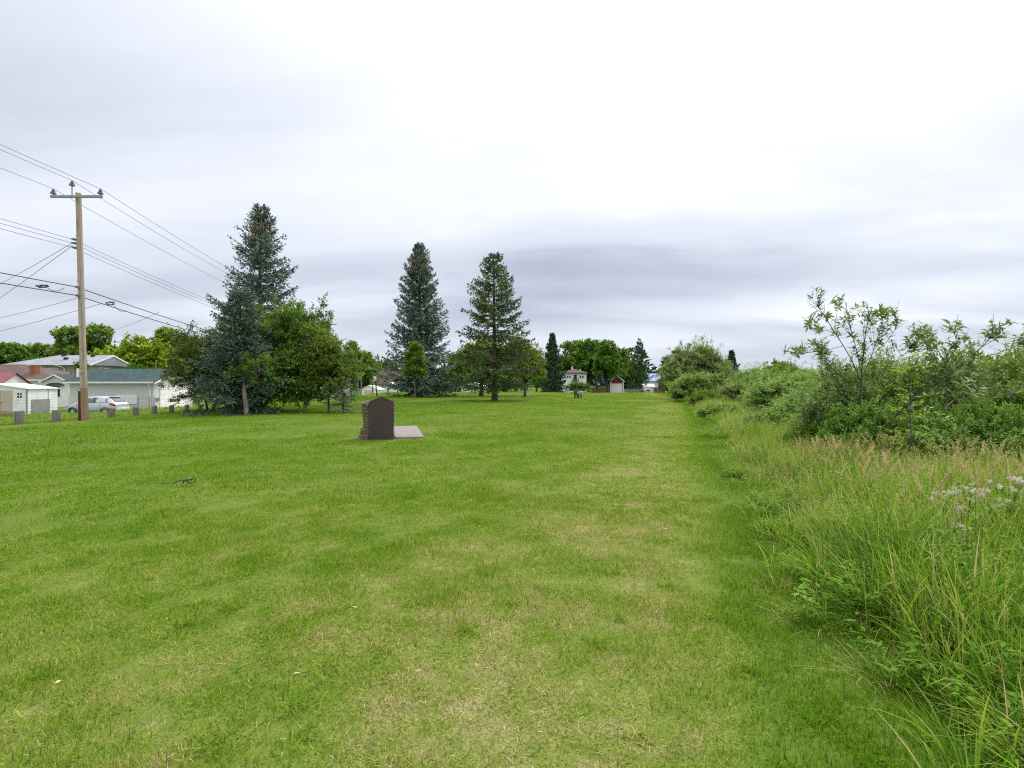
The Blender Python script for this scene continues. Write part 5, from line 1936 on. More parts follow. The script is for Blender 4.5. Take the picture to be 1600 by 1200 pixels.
# porch
mb = MB(org)
px0, px1, py0 = -53.0, -50.25, 58.0
wall_gable_y(mb, px0, px1, py0, 61.5, hb, 2.0, 2.62)
po = mb.build('porch', M['white_siding'], o)
mb = MB(org)
gable_y(mb, px0, px1, py0, 62.5, 2.02, 2.66, .08, .35, .3)
mb.build('porch_roof', M['roof_dark'], po)
mb = MB(org)
xm = (px0+px1)/2
for s_, xe in ((-1, px0-.36), (1, px1+.36)):
    mb.poly([(xe, py0-.36, 1.86), (xm, py0-.36, 2.70), (xm, py0-.36, 2.54), (xe, py0-.36, 1.70)], (0, .05, 0))
mb.build('rake_board', M['white_clean'], po)
window(o, org, -52.15, -51.15, .15, 1.35, py0, 'y', .1, 1)
mb = MB(org)
t = np.linspace(0, math.pi, 9)
pts = [(xm+math.cos(a)*.95, py0-.02, 1.42+math.sin(a)*.32) for a in t]
mb.poly(pts, (0, -.28, 0))
mb.build('awning', M['roof_dark'], o)
window(o, org, -49.6, -48.4, 1.05, 1.75, 59.0, 'y', .1, 1)
window(o, org, -49.6, -48.4, -.25, .75, 59.0, 'y', .1, 1)
mb = MB(org)
mb.box(-50.2, -46.8, 59.0, 60.0, hb, 2.0)
mb.build('side_wall', M['white_siding'], o)

# red-roofed shed, mostly out of frame
sb = -.95
org = (-47, 46.4, sb)
o = thing('shed', 'white shed with red metal roof behind the white garden shed', 'shed', org)
mb = MB(org)
wall_gable_x(mb, -49.4, -45, 45, 47.7, sb, 1.63, 2.52)
mb.build('wall', M['white_siding'], o)
mb = MB(org)
gable_x(mb, -49.4, -45, 45, 47.7, 1.66, 2.56, .06, .25, .2)
mb.build('roof', M['roof_red'], o)

# white metal garden shed
sb = -.75
org = (-39.3, 41.4, sb)
o = thing('shed', 'white garden shed with beige double doors and a four-pane window', 'shed', org)
x0, x1, y0, y1 = -42.2, -38.0, 40.1, 42.8
zt = 1.22
mb = MB(org)
mb.box(x0, x1, y0, y1, sb, zt)
mb.poly([(x0, y0, zt), (x1, y0, zt), ((x0+x1)/2-.6, y0, zt+.34)], (0, y1-y0, 0))
mb.build('wall', M['white'], o)
mb = MB(org)
xm = (x0+x1)/2-.6
mb.poly([(x1+.14, y0-.12, zt-.02), (xm, y0-.12, zt+.37), (xm, y0-.12, zt+.42), (x1+.14, y0-.12, zt+.04)], (0, y1-y0+.24, 0))
mb.poly([(x0-.14, y0-.12, zt-.02), (xm-.01, y0-.12, zt+.37), (xm-.01, y0-.12, zt+.42), (x0-.14, y0-.12, zt+.04)], (0, y1-y0+.24, 0))
mb.build('roof', M['white_clean'], o)
for i in range(8):
    z = sb+.2+i*.215
    mb = MB(org)
    mb.box(x1+.003, x1+.022, y0+.06, y1-.03, z, z+.20)
    mb.build('plank', M['white'], o)
for i in range(8):
    z = sb+.2+i*.215
    mb = MB(org)
    mb.box(-39.05, x1-.06, y0-.022, y0-.003, z, z+.20)
    mb.build('plank', M['white'], o)
mb = MB(org)
mb.box(x1-.05, x1+.03, y0-.03, y0+.05, sb, zt)
mb.box(x1-.02, x1+.03, y1-.9, y1-.84, sb, zt)
mb.build('corner_trim', M['grey_panel'], o)
for k in range(2):
    a = -40.95+k*.93
    mb = MB(org)
    mb.box(a, a+.9, y0-.035, y0-.003, sb+.05, zt-.12)
    d = mb.build('door', M['beige'], o)
    mb = MB(org)
    mb.box(a+.08, a+.82, y0-.045, y0-.036, sb+.2, sb+.85)
    mb.box(a+.08, a+.82, y0-.045, y0-.036, sb+.95, zt-.25)
    mb.build('panel', M['beige'], d)
    mb = MB(org)
    mb.box(a+(.78 if k == 0 else .06), a+(.84 if k == 0 else .12), y0-.08, y0-.046, sb+.85, sb+.97)
    mb.build('handle', M['metal_grey'], d)
mb = MB(org)
for i in range(2):
    for j in range(2):
        xx, zz = -38.72+i*.21, .53+j*.21
        mb.box(xx, xx+.14, y0-.034, y0-.023, zz, zz+.15)
mb.build('window', M['glass'], o)
mb = MB(org)
mb.box(x1+.024, x1+.05, y0+.35, y1-.75, sb+.05, .38)
mb.build('lean_panel', M['grey_panel'], o)

# carport garage behind the clump with a dark car
gb = G(-23.5, 60)
org = (-23.6, 62, gb)
o = thing('garage', 'grey garage glimpsed through a gap under the right of the leafy clump', 'garage', org)
mb = MB(org)
wall_gable_y(mb, -27.5, -21.3, 61, 67, gb-.2, gb+2.5, gb+3.7)
mb.build('wall', M['grey_stucco'], o)
mb = MB(org)
gable_y(mb, -27.5, -21.3, 61, 67, gb+2.53, gb+3.73, .1, .4, .4)
mb.build('roof', M['roof_dark'], o)
mb = MB(org)
for s_, xe in ((-1, -27.92), (1, -20.88)):
    mb.poly([(xe, 60.55, gb+2.45), (-24.4, 60.55, gb+3.83), (-24.4, 60.55, gb+3.62), (xe, 60.55, gb+2.24)], (0, .05, 0))
mb.build('rake_board', M['white_clean'], o)
garage_door(o, org, -26.6, -22.6, gb, gb+2.1, 61.0, 'y', -1, 4, 'grey_stucco')

# small white garage and brown-roofed house beyond the monument
gb = G(-31.5, 115)
x0, x1 = PX(563, 115), PX(591, 115)
org = ((x0+x1)/2, 117, gb)
o = thing('garage', 'small white gabled garage beyond the monument', 'garage', org)
ze = PZ(608.5, 115)
zr = PZ(602.5, 115)
mb = MB(org)
wall_gable_y(mb, x0+.25, x1-.25, 115, 121, gb-.3, ze, zr)
mb.build('wall', M['white'], o)
mb = MB(org)
gable_y(mb, x0+.25, x1-.25, 115, 121, ze+.02, zr+.02, .1, .28, .3)
mb.build('roof', M['white_clean'], o)
garage_door(o, org, PX(569.5, 115), PX(584, 115), gb, PZ(609.5, 115), 115, 'y', -1, 4, 'beige', .14)
gb = G(-28, 126)
x0, x1 = PX(578, 126), PX(628, 126)
org = ((x0+x1)/2, 130, gb)
o = thing('house', 'white house with steep brown roof left of the tall dense spruce', 'house', org)
ze, zr = PZ(604, 126), PZ(586, 126)
mb = MB(org)
wall_gable_x(mb, x0+.5, x1-.4, 126, 134, gb-.3, ze, zr+1.0)
mb.build('wall', M['white'], o)
mb = MB(org)
gable_x(mb, x0+.5, x1-.4, 126, 134, ze+.03, zr+1.03, .14, .4, .4)
mb.build('roof', M['roof_brown'], o)
mb = MB(org)
xa, xb = PX(601, 125), PX(622, 125)
wall_gable_y(mb, xa, xb, 124.2, 127, gb-.3, PZ(604, 125), PZ(598, 125))
mb.build('bay', M['white'], o)
mb = MB(org)
gable_y(mb, xa, xb, 124.2, 128, PZ(604, 125)+.02, PZ(598, 125)+.02, .12, .4, .35)
mb.build('bay_roof', M['white_clean'], o)
window(o, org, PX(605, 124), PX(607.5, 124), PZ(612, 124), PZ(606.5, 124), 124.2, 'y', .12, 1)

# pink-white shed by the sapling with leaning board
gb = G(-23, 112)
org = (PX(646, 112), 113, gb)
o = thing('shed', 'low pale shed beside the trunk of the tall dense spruce', 'shed', org)
mb = MB(org)
mb.box(PX(638, 112), PX(654, 112), 112, 114.5, gb-.2, PZ(609, 112))
mb.build('wall', M['beige'], o)
mb = MB(org)
mb.box(PX(637, 112), PX(655, 112), 111.8, 114.7, PZ(609, 112)+.003, PZ(607.8, 112))
mb.build('roof', M['white_clean'], o)
p, q = at(620, 100, .05), (PX(641, 100), 100.4, PZ(605, 100))
o = thing('leaning_board', 'pale board leaning at an angle left of the low pale shed', 'board', p)
mb = MB(p)
mb.bar(p, q, .16, .05)
mb.bar((q[0]-.05, q[1]+.02, q[2]-.05), (q[0]+.25, 101.2, p[2]), .1, .08)
mb.build('plank', M['wood_pale'], o)
# two-car garage behind the rise
gb = G(-8, 115)-.1
x0, x1 = PX(718, 115), PX(761, 115)
org = ((x0+x1)/2, 118, gb)
o = thing('garage', 'wide low white garage half hidden by the rise of the lawn', 'garage', org)
ze, zr = PZ(605, 115), PZ(598.5, 115)
mb = MB(org)
wall_gable_y(mb, x0+.4, x1-.4, 115, 122, gb-.5, ze, zr)
mb.build('wall', M['grey_stucco'], o)
mb = MB(org)
gable_y(mb, x0+.4, x1-.4, 115, 122, ze+.03, zr+.03, .16, .4, .4)
mb.build('roof', M['white'], o)
garage_door(o, org, PX(725, 115), PX(752, 115), gb, PZ(607.4, 115), 115, 'y', -1, 4)

# white hip-roofed house
gb = G(17, 145)
x0, x1 = PX(880, 145), PX(917.5, 145)
org = ((x0+x1)/2, 149, gb)
o = thing('house', 'white hip-roofed house with an upper balcony door behind the dark bush', 'house', org)
mb = MB(org)
mb.box(x0+.3, x1-.2, 145, 153, gb-.3, PZ(583.5, 145))
mb.build('wall', M['white'], o)
mb = MB(org)
hip(mb, x0+.3, x1-.2, 145, 153, PZ(583.5, 145)+.003, PZ(576.5, 145), .2, .45)
rf = mb.build('roof', M['roof_brown'], o)
for u in (894, 906.5):
    mb = MB(org)
    mb.box(PX(u, 148)-.2, PX(u, 148)+.2, 147.9, 148.3, PZ(581, 148), PZ(573 if u < 900 else 577, 148))
    mb.build('chimney', M['white_clean'], rf)
for a, b_ in ((885.5, 888), (889.2, 891.7), (905.5, 908), (909.3, 911.8)):
    window(o, org, PX(a, 145), PX(b_, 145), PZ(590.5, 145), PZ(587, 145), 145, 'y', .12, 1)
mb = MB(org)
mb.box(PX(896.2, 145), PX(901.2, 145), 144.94, 145.0, PZ(594, 145), PZ(585.5, 145))
mb.build('balcony_door', M['glass'], o)
mb = MB(org)
mb.box(PX(894, 144), PX(904.5, 144), 143.7, 144.99, PZ(595.5, 144), PZ(594.6, 144))
for u in np.linspace(894.2, 904.3, 9):
    mb.box(PX(u, 144)-.04, PX(u, 144)+.04, 143.75, 143.85, PZ(594.6, 144), PZ(591.2, 144))
mb.box(PX(894, 144), PX(904.5, 144), 143.72, 143.88, PZ(591.2, 144), PZ(590.7, 144))
mb.build('balcony', M['wood_brown'], o)
# small white gabled shelter
gb = G(12, 118)
x0, x1 = PX(873, 118), PX(891.5, 118)
org = ((x0+x1)/2, 120, gb)
o = thing('shed', 'small white gabled shed left of the dark bush at the far end', 'shed', org)
mb = MB(org)
wall_gable_y(mb, x0+.2, x1-.2, 118, 122, gb-.2, PZ(606, 118), PZ(601, 118))
mb.build('wall', M['white'], o)
mb = MB(org)
gable_y(mb, x0+.2, x1-.2, 118, 122, PZ(606, 118)+.02, PZ(601, 118)+.02, .1, .25, .2)
mb.build('roof', M['white_clean'], o)
mb = MB(org)
mb.box(PX(878, 118), PX(888, 118), 117.96, 118, gb, PZ(606.5, 118))
mb.build('door', M['grey_stucco'], o)

# red garage
gb = G(25, 128)
x0, x1 = PX(952.5, 128), PX(975.5, 128)
org = ((x0+x1)/2, 130, gb)
o = thing('garage', 'small red gabled garage with white door and white trim at the far end', 'garage', org)
ze, zr = PZ(595.5, 128), PZ(587, 128)
mb = MB(org)
wall_gable_y(mb, x0+.3, x1-.3, 128, 135, gb-.3, ze, zr)
mb.build('wall', M['red_wall'], o)
mb = MB(org)
gable_y(mb, x0+.3, x1-.3, 128, 135, ze+.03, zr+.03, .12, .3, .3)
mb.build('roof', M['roof_brown'], o)
xm = (x0+x1)/2
mb = MB(org)
for xe in (x0-.02, x1+.02):
    mb.poly([(xe, 127.65, ze-.02), (xm, 127.65, zr+.17), (xm, 127.65, zr-.08), (xe, 127.65, ze-.28)], (0, .05, 0))
for xe in (x0+.3, x1-.3):
    mb.box(xe-.16, xe+.16, 127.93, 127.99, gb, ze-.1)
mb.build('white_trim', M['white_clean'], o)
garage_door(o, org, PX(956.8, 128), PX(970.5, 128), gb, PZ(600.5, 128), 128, 'y', -1, 4, 'white', .2)

# white shed and blue-roofed house right of it
gb = G(32, 128)
x0, x1 = PX(1006, 126), PX(1022, 126)
org = ((x0+x1)/2, 127, gb)
o = thing('shed', 'plain white shed at the foot of the thin see-through spruce', 'shed', org)
mb = MB(org)
wall_gable_x(mb, x0, x1, 126, 129, gb-.2, PZ(604, 126), PZ(600.5, 126))
mb.build('wall', M['white'], o)
mb = MB(org)
gable_x(mb, x0, x1, 126, 129, PZ(604, 126)+.02, PZ(600.5, 126)+.02, .08, .2, .2)
mb.build('roof', M['white_clean'], o)
mb = MB(org)
mb.box(PX(1017, 126), PX(1020.5, 126), 125.95, 126, gb, PZ(605.5, 126))
mb.build('door', M['grey_stucco'], o)
gb = G(41, 150)
x0, x1 = PX(1012, 150), PX(1036, 150)
org = ((x0+x1)/2, 153, gb)
o = thing('house', 'house with bright blue roof left of the big willow', 'house', org)
mb = MB(org)
wall_gable_x(mb, x0, x1, 150, 157, gb-.2, PZ(595, 150), PZ(584, 150))
mb.build('wall', M['white'], o)
mb = MB(org)
gable_x(mb, x0, x1, 150, 157, PZ(595, 150)+.02, PZ(584, 150)+.02, .12, .4, .4)
mb.build('roof', M['roof_blue'], o)

# fences at the far end
for (u0, u1, Y, h, lab, mat) in [(925, 950, 124, 1.4, 'weathered board fence left of the red garage', 'wood_brown'),
                                 (978, 1005, 122, 1.2, 'low board fence between the red garage and the plain white shed', 'wood_grey'),
                                 (1022, 1042, 124, 1.5, 'dark board fence between the plain white shed and the big willow', 'wood_brown')]:
    p = at((u0+u1)/2, Y)
    o = thing('fence', lab, 'fence', p)
    n = int((PX(u1, Y)-PX(u0, Y))/.32)
    pm = None
    for i in range(n):
        x = PX(u0, Y)+i*.32
        if pm is None:
            m_ = MB()
            m_.box(-.14, .14, -.02, .02, 0, h)
            q = m_.build('plank', M[mat], o)
            pm = q.data
        else:
            q = link('plank', pm, o)
        q.location = (x-p[0], 0, G(x, Y)-p[2]+RNG.uniform(-.03, .03))
    m_ = MB(p)
    for z in (.3, h-.3):
        m_.bar((PX(u0, Y)-.2, Y+.06, p[2]+z), (PX(u1, Y), Y+.06, p[2]+z), .06, .09)
    m_.build('rail', M[mat], o)
# picket row below the small white garage
p = at(580, 100)
o = thing('picket_fence', 'row of short dark pickets in front of the small white garage', 'fence', p)
pm = None
for i, u in enumerate(np.arange(566, 596, 2.3)):
    x = PX(u, 100)
    if pm is None:
        m_ = MB()
        m_.box(-.08, .08, -.06, .06, -.1, .42)
        q = m_.build('picket', M['wood_brown'], o)
        pm = q.data
    else:
        q = link('picket', pm, o)
    q.location = (x-p[0], 0, G(x, 100)-p[2])
# chain-link fence by the green garage
p = (-36.4, 48.2, G(-36.4, 48.2))
o = thing('wire_fence', 'grey steel fence posts and rail in front of the pale garage wall', 'fence', p)
fx = [(-36.9, 48.2), (-35.2, 48.2), (-34.0, 48.0), (-34.6, 49.5)]
for x, y in fx:
    m_ = MB(p)
    z = G(x, y)
    m_.tube([(x, y, z-.1), (x, y, z+1.35)], .045, 8)
    m_.build('post', M['metal_grey'], o)
m_ = MB(p)
for z in (1.22, .9, .6, .3):
    m_.bar((-39.6, 48.2, p[2]+z), (-34.0, 48.0, p[2]+z), .035 if z > 1 else .012)
m_.build('rail', M['metal_grey'], o)
# ------------------------------------------------------------------ cars
def car(name, label, loc, rotz, paint):
    o = thing(name, label, 'car', loc, rotz)
    # stations from rear (x=0) to front: x, z under, z sill, z belt, z roof, half width low, half width roof
    S = [(-2.12, .45, .62, .86, .88, .62, .58), (-2.05, .32, .50, .90, .97, .76, .66), (-1.92, .26, .46, .94, 1.08, .82, .64), (-1.60, .24, .42, .97, 1.36, .845, .575), (-1.36, .23, .40, .975, 1.47, .85, .575),
         (-.8, .22, .40, .97, 1.52, .85, .59), (-.1, .22, .40, .955, 1.53, .85, .595), (.45, .22, .40, .94, 1.485, .85, .58), (.95, .22, .40, .925, 1.24, .848, .60), (1.28, .23, .42, .91, 1.01, .84, .64),
         (1.62, .24, .44, .84, .90, .82, .62), (1.92, .26, .46, .76, .80, .75, .55), (2.08, .32, .48, .68, .70, .62, .48), (2.15, .42, .52, .60, .61, .48, .40)]
    V, F = [], []
    ring = []
    for x, zu, zs, zb, zr, wl, wr in S:
        half = [(0, zu), (wl*.90, zu), (wl*.97, zs), (wl, (zs+zb)/2), (wl*.965, zb), (wr+.035, zr-.05), (wr*.80, zr-.008), (0, zr)]
        pts = [(x, y, z) for y, z in half]+[(x, -y, z) for y, z in half[-2:0:-1]]
        ring.append(len(pts))
        V += pts
    m = ring[0]
    for i in range(len(S)-1):
        for j in range(m):
            F.append((i*m+j, i*m+(j+1) % m, (i+1)*m+(j+1) % m, (i+1)*m+j))
    F.append(tuple(range(m)))
    F.append(tuple((len(S)-1)*m+j for j in range(m-1, -1, -1)))
    b = MB()
    b.add(V, F)
    body = b.build('body', M[paint], o, True)

    def side(i0, f0, i1, f1, lo, hi, off, s, mat, nm, par):
        """panel on the greenhouse side between stations, as a thin slab standing proud"""
        def pt(i, f, t):
            a, c = S[i], S[min(i+1, len(S)-1)]
            q = [a[k]*(1-f)+c[k]*f for k in range(7)]
            y = q[5]*.965*(1-t)+(q[6]+.035)*t
            z = q[3]*(1-t)+(q[4]-.05)*t
            return np.array([q[0], s*(y+off), z])
        A, B_, C_, D_ = pt(i0, f0, lo), pt(i1, f1, lo), pt(i1, f1, hi), pt(i0, f0, hi)
        mbx = MB()
        mbx.poly([A, B_, C_, D_], (0, -s*.02, 0))
        return mbx.build(nm, M[mat], par)
    for s in (1, -1):
        side(4, .10, 5, .55, .10, .90, .006, s, 'car_glass', 'side_window', body)
        side(5, .66, 6, .92, .10, .92, .006, s, 'car_glass', 'side_window', body)
        side(7, .10, 8, .15, .10, .86, .006, s, 'car_glass', 'side_window', body)
        side(3, .45, 4, .02, .16, .78, .007, s, 'trim_black', 'quarter_window', body)
        side(5, .56, 5, .65, .06, .93, .008, s, 'trim_black', 'pillar', body)
        mbx = MB()
        for x in (-.86, .10):
            mbx.box(x, x+.16, s*.853-.012, s*.853+.012, .80, .835)
        mbx.build('door_handle', M[paint], body)
        mbx = MB()
        for x in (-.92, .02, .98):
            mbx.box(x, x+.012, s*.848-.006, s*.848+.006, .42, .92)
        mbx.box(-1.0, 1.0, s*.835-.012, s*.835+.012, .36, .40)
        mbx.build('door_seam', M['trim_black'], body)
        mbx = MB()
        mbx.box(.74, .92, s*.86 if s > 0 else -.99, .99 if s > 0 else s*.86, .93, 1.05, .02)
        mbx.build('mirror', M[paint], o)
        mbx = MB()
        mbx.poly([(-2.07, s*.70, .74), (-2.02, s*.78, .96), (-1.66, s*.865, 1.0), (-1.60, s*.862, .93), (-1.84, s*.85, .80)], (-.03, s*.012, 0))
        mbx.build('tail_light', M['tail'], o)
        mbx = MB()
        mbx.poly([(2.05, s*.55, .66), (1.90, s*.74, .72), (1.62, s*.80, .80), (1.72, s*.81, .68), (2.02, s*.66, .58)], (.03, s*.02, 0))
        mbx.build('headlight', M['lamp'], o)
        for x in (-1.28, 1.32):
            w = MB()
            yc = s*.74
            n = 24
            prof = [(.19, -.10), (.27, -.105), (.305, -.08), (.315, 0), (.305, .08), (.27, .105), (.19, .10)]
            vs, fs = [], []
            for i in range(n):
                a = i*2*math.pi/n
                for r, d in prof:
                    vs.append((x+r*math.cos(a), yc+s*d, .315+r*math.sin(a)))
            k = len(prof)
            for i in range(n):
                for j in range(k-1):
                    fs.append((i*k+j, ((i+1) % n)*k+j, ((i+1) % n)*k+j+1, i*k+j+1))
            w.add(vs, fs)
            wh = w.build('wheel', M['rubber'], o, True)
            r = MB()
            c = (x, yc+s*.085, .315)
            for i in range(7):
                a = i*2*math.pi/7
                r.bar(c, (x+.195*math.cos(a), yc+s*.09, .315+.195*math.sin(a)), .05, .02, up=(0, 1, 0))
            r.tube([(x, yc+s*.07, .315), (x, yc+s*.102, .315)], .05, 10)
            ang = np.linspace(0, 2*np.pi, 25)
            r.tube(np.stack([x+.19*np.cos(ang), np.full(25, yc+s*.088), .315+.19*np.sin(ang)], -1), .014, 5, False)
            r.build('rim', M['rim'], wh)
            r = MB()
            r.tube([(x, yc-s*.05, .315), (x, yc+s*.05, .315)], .192, 20)
            r.build('brake_disc', M['trim_black'], wh)
            r = MB()
            ang = np.linspace(-.25, math.pi+.25, 18)
            r.tube(np.stack([x+.345*np.cos(ang), np.full(18, s*.832), .315+.345*np.sin(ang)], -1), .030, 5)
            r.build('wheel_arch', M['trim_black'], body)
    # rear window, plate, bumpers, screens
    mbx = MB()
    mbx.poly([(-1.915, -.56, 1.10), (-1.915, .56, 1.10), (-1.50, .50, 1.44), (-1.50, -.50, 1.44)], (-.022, 0, .018))
    mbx.build('rear_window', M['car_glass'], o)
    mbx = MB()
    mbx.box(-1.62, -1.28, -.52, .52, 1.485, 1.52, .012)
    mbx.build('spoiler', M[paint], o)
    mbx = MB()
    mbx.poly([(1.26, -.60, 1.015), (1.26, .60, 1.015), (.55, .54, 1.45), (.55, -.54, 1.45)], (.02, 0, .022))
    mbx.build('windscreen', M['car_glass'], o)
    mbx = MB()
    mbx.box(-2.17, -2.08, -.72, .72, .42, .62, .03)
    mbx.build('rear_bumper', M[paint], o)
    mbx = MB()
    mbx.box(-2.19, -2.171, -.25, .25, .47, .59)
    mbx.build('licence_plate', M['white_clean'], o)
    mbx = MB()
    mbx.box(2.08, 2.17, -.45, .45, .44, .56, .02)
    mbx.build('grille', M['trim_black'], o)
    mbx = MB()
    mbx.bar((-2.12, .0, .90), (-1.95, .35, .98), .03)
    mbx.build('rear_wiper', M['trim_black'], o)
    return o


cz = G(-33.9, 42)
car('parked_car', 'silver hatchback parked beside the pale garage behind the utility pole', (-33.95, 41.9, cz-.02), math.pi, 'car_silver')
p = at(484, 56)
car('parked_car', 'dark car half hidden by the foliage in front of the grey garage', (p[0], p[1], p[2]), math.pi*.03, 'car_dark')

# ------------------------------------------------------------------ short posts along the lane
POSTS = [(30, 643, 663, 13, 'weathered short post nearest the left edge of the field'), (88, 642, 659, 12.5, 'second weathered post from the left edge, before the garden shed'),
         (133, 640, 656, 11, 'weathered short post directly in front of the utility pole'), (174, 638, 652, 10.5, 'weathered short post in front of the silver car\'s rear wheel'),
         (212, 636, 649, 9, 'weathered short post just right of the silver car'), (241, 634.5, 647, 8, 'weathered short post left of the white garage door'),
         (268, 633.5, 645, 8, 'weathered short post before the left half of the white garage door'), (292, 633, 642.5, 7.5, 'weathered short post before the right edge of the white garage door'),
         (313, 632.5, 641, 6.5, 'weathered short post under the chokecherry twigs'), (333, 631.5, 639.5, 6, 'weathered short post under the spruce boughs, furthest of the row')]
for i, (u, vt, vb, w, lab) in enumerate(POSTS):
    # solve for the distance where the foot meets the ground
    Y = 19+2.4*i
    for _ in range(40):
        zg = G(PX(u, Y), Y)
        Y = .6*Y+.4*(CAM_H-zg)*800/(vb-600)
    Y = min(max(Y, 18), 46)
    x = PX(u, Y)
    zg = G(x, Y)
    h = (vb-vt)*Y/800+.02
    wd = max(w*.9*Y/800, .18)
    o = thing('short_post', lab, 'post', (x, Y, zg), RNG.uniform(-.4, .4), 'short posts along the lane')
    mb = MB()
    n = 10
    rings = []
    r = np.random.default_rng(i)
    for z, s in ((-.2, 1.02), (h*.5, 1.0), (h*.93, .98), (h, .86)):
        rings.append([(math.cos(a)*wd/2*s*(1+.04*r.normal()), math.sin(a)*wd/2*s*(1+.04*r.normal()), z+(.05*math.cos(a+i) if z > h*.6 else 0)*h) for a in np.arange(n)*2*math.pi/n])
    vs = [p for q in rings for p in q]
    fs = [(k*n+j, k*n+(j+1) % n, (k+1)*n+(j+1) % n, (k+1)*n+j) for k in range(3) for j in range(n)]
    fs.append(tuple(3*n+j for j in range(n)))
    mb.add(vs, fs)
    mb.build('log', M['wood_grey'], o)

# ------------------------------------------------------------------ utility poles and lines
px, py = PX(132.5, 25.0), 25.0
pg = G(px, py)
ptx, ptz = PX(122.5, 25.0), PZ(302, 25)
pole = thing('utility_pole', 'tall wooden utility pole with crossarm and insulators beside the lane', 'utility pole', (px, py, pg))
org = (px, py, pg)


def pole_at(z, dx=0.0):
    f = (z-pg)/(ptz-pg)
    return px+(ptx-px)*f


zs = PZ(606, 25)
mb = MB(org)
q = np.linspace(zs+.02, ptz, 8)
mb.tube([(pole_at(z), py, z) for z in q], np.interp(q, [pg, ptz], [.145, .118]), 14)
mb.build('shaft', M['wood_pole'], pole, True)
mb = MB(org)
q = np.linspace(pg-.4, zs, 5)
mb.tube([(pole_at(z), py, z) for z in q], np.interp(q, [pg, ptz], [.152, .118]), 14)
mb.build('stained_foot', M['wood_pole_foot'], pole, True)
za = PZ(309.5, 25)
mb = MB(org)
xa, xb = PX(85, 25), PX(165, 25)
mb.bar((xa, py-.2, za), (xb, py-.2, za), .10, .11)
arm = mb.build('crossarm', M['metal_grey'], pole)
ins = []
for x, z0 in ((PX(89, 25), za+.06), (PX(162, 25), za+.06)):
    mb = MB(org)
    for k, (rr, zz) in enumerate(((.03, 0), (.03, .06), (.105, .07), (.10, .12), (.06, .14), (.085, .17), (.05, .21), (.055, .26), (.03, .29))):
        pass
    prof = [(.03, 0), (.03, .06), (.125, .07), (.12, .13), (.06, .15), (.09, .19), (.05, .22), (.06, .28), (.02, .30)]
    mb.tube([(x, py-.2, z0+b_) for a, b_ in prof], [a for a, b_ in prof], 12)
    mb.build('insulator', M['porcelain'], pole, True)
    ins.append((x, py-.2, z0+.30))
xt = PX(117.5, 25)
zt0 = ptz-.3
mb = MB(org)
mb.bar((xt, py-.18, zt0), (xt, py-.18, PZ(294, 25)), .035)
mb.build('top_pin', M['metal_grey'], pole)
mb = MB(org)
z0 = PZ(294.5, 25)
mb.tube([(xt, py-.18, z0+b_) for a, b_ in prof], [a for a, b_ in prof], 12)
mb.build('insulator', M['porcelain'], pole, True)
ins.append((xt, py-.18, z0+.3))
mb = MB(org)
zb0, zb1 = PZ(589, 25), PZ(576, 25)
xm_ = pole_at(zb0)
mb.box(xm_-.26, xm_-.12, py-.12, py+.02, zb0, zb1, .015)
mb.build('meter_box', M['white'], pole)
mb = MB(org)
mb.box(pole_at(.8)-.178, pole_at(.8)-.11, py-.16, py-.06, pg-.05, PZ(611, 25))
mb.build('conduit', M['wood_brown'], pole)
mb = MB(org)
zz_ = np.linspace(pg, 7.8, 30)
mb.tube([(pole_at(z)+.09, py-np.interp(z, [pg, ptz], [.145, .118])*.82, z) for z in zz_], .012, 5)
mb.build('ground_wire', M['metal_grey'], pole)
mb = MB(org)
mb.box(pole_at(2.1)-.05, pole_at(2.1)+.05, py-.16, py-.145, 2.05, 2.18)
mb.build('tag_plate', M['metal_grey'], pole)
mb = MB(org)
mb.box(pole_at(2.4)-.03, pole_at(2.4)+.03, py-.16, py-.145, 2.36, 2.44)
mb.build('tag_plate', M['metal_grey'], pole)
mb = MB(org)
rr_ = np.random.default_rng(9)
for z in np.arange(2.2, 9.8, .55):
    a = rr_.uniform(-2.4, -.7)
    rad = np.interp(z, [pg, ptz], [.145, .118])
    c = np.array([pole_at(z)+math.cos(a)*rad, py+math.sin(a)*rad, z])
    mb.obox(c, (.018, 0, 0), (0, .02, 0), (0, 0, .025))
mb.build('bolts', M['metal_grey'], pole)['kind'] = 'stuff'
mb = MB(org)
for v in (375, 381, 388):
    z = PZ(v, 25)
    mb.box(pole_at(z)-.24, pole_at(z)-.10, py-.2, py-.05, z-.04, z+.04)
for v in (450, 463):
    z = PZ(v, 25)
    mb.box(pole_at(z)-.05, pole_at(z)+.05, py-.27, py-.12, z-.05, z+.05)
mb.build('wire_bracket', M['porcelain'], pole)

# neighbours along the line
nx_, ny_ = PX(513, 70), 70.0
ng = G(nx_, ny_)
p2 = thing('utility_pole', 'second wooden utility pole hidden behind the leafy clump', 'utility pole', (nx_, ny_, ng))
mb = MB((nx_, ny_, ng))
mb.tube([(nx_, ny_, ng-.3), (nx_, ny_, 9.9)], [.17, .12], 10)
mb.build('shaft', M['wood_pole'], p2, True)
mb = MB((nx_, ny_, ng))
mb.bar((nx_-1.2, ny_-.2, 9.7), (nx_+1.2, ny_-.2, 9.7), .1, .11)
mb.build('crossarm', M['metal_grey'], p2)
fx_, fy_ = PX(582.5, 108), 108.0
fg = G(fx_, fy_)
p3 = thing('utility_pole', 'faraway thin utility pole with crossarm above the small white garage', 'utility pole', (fx_, fy_, fg))
mb = MB((fx_, fy_, fg))
mb.tube([(fx_, fy_, fg-.3), (fx_, fy_, PZ(566, 108))], [.15, .11], 8)
mb.build('shaft', M['bark_grey'], p3, True)
mb = MB((fx_, fy_, fg))
mb.bar((fx_-.9, fy_-.15, PZ(574, 108)), (fx_+.9, fy_-.15, PZ(578, 108)), .1, .1)
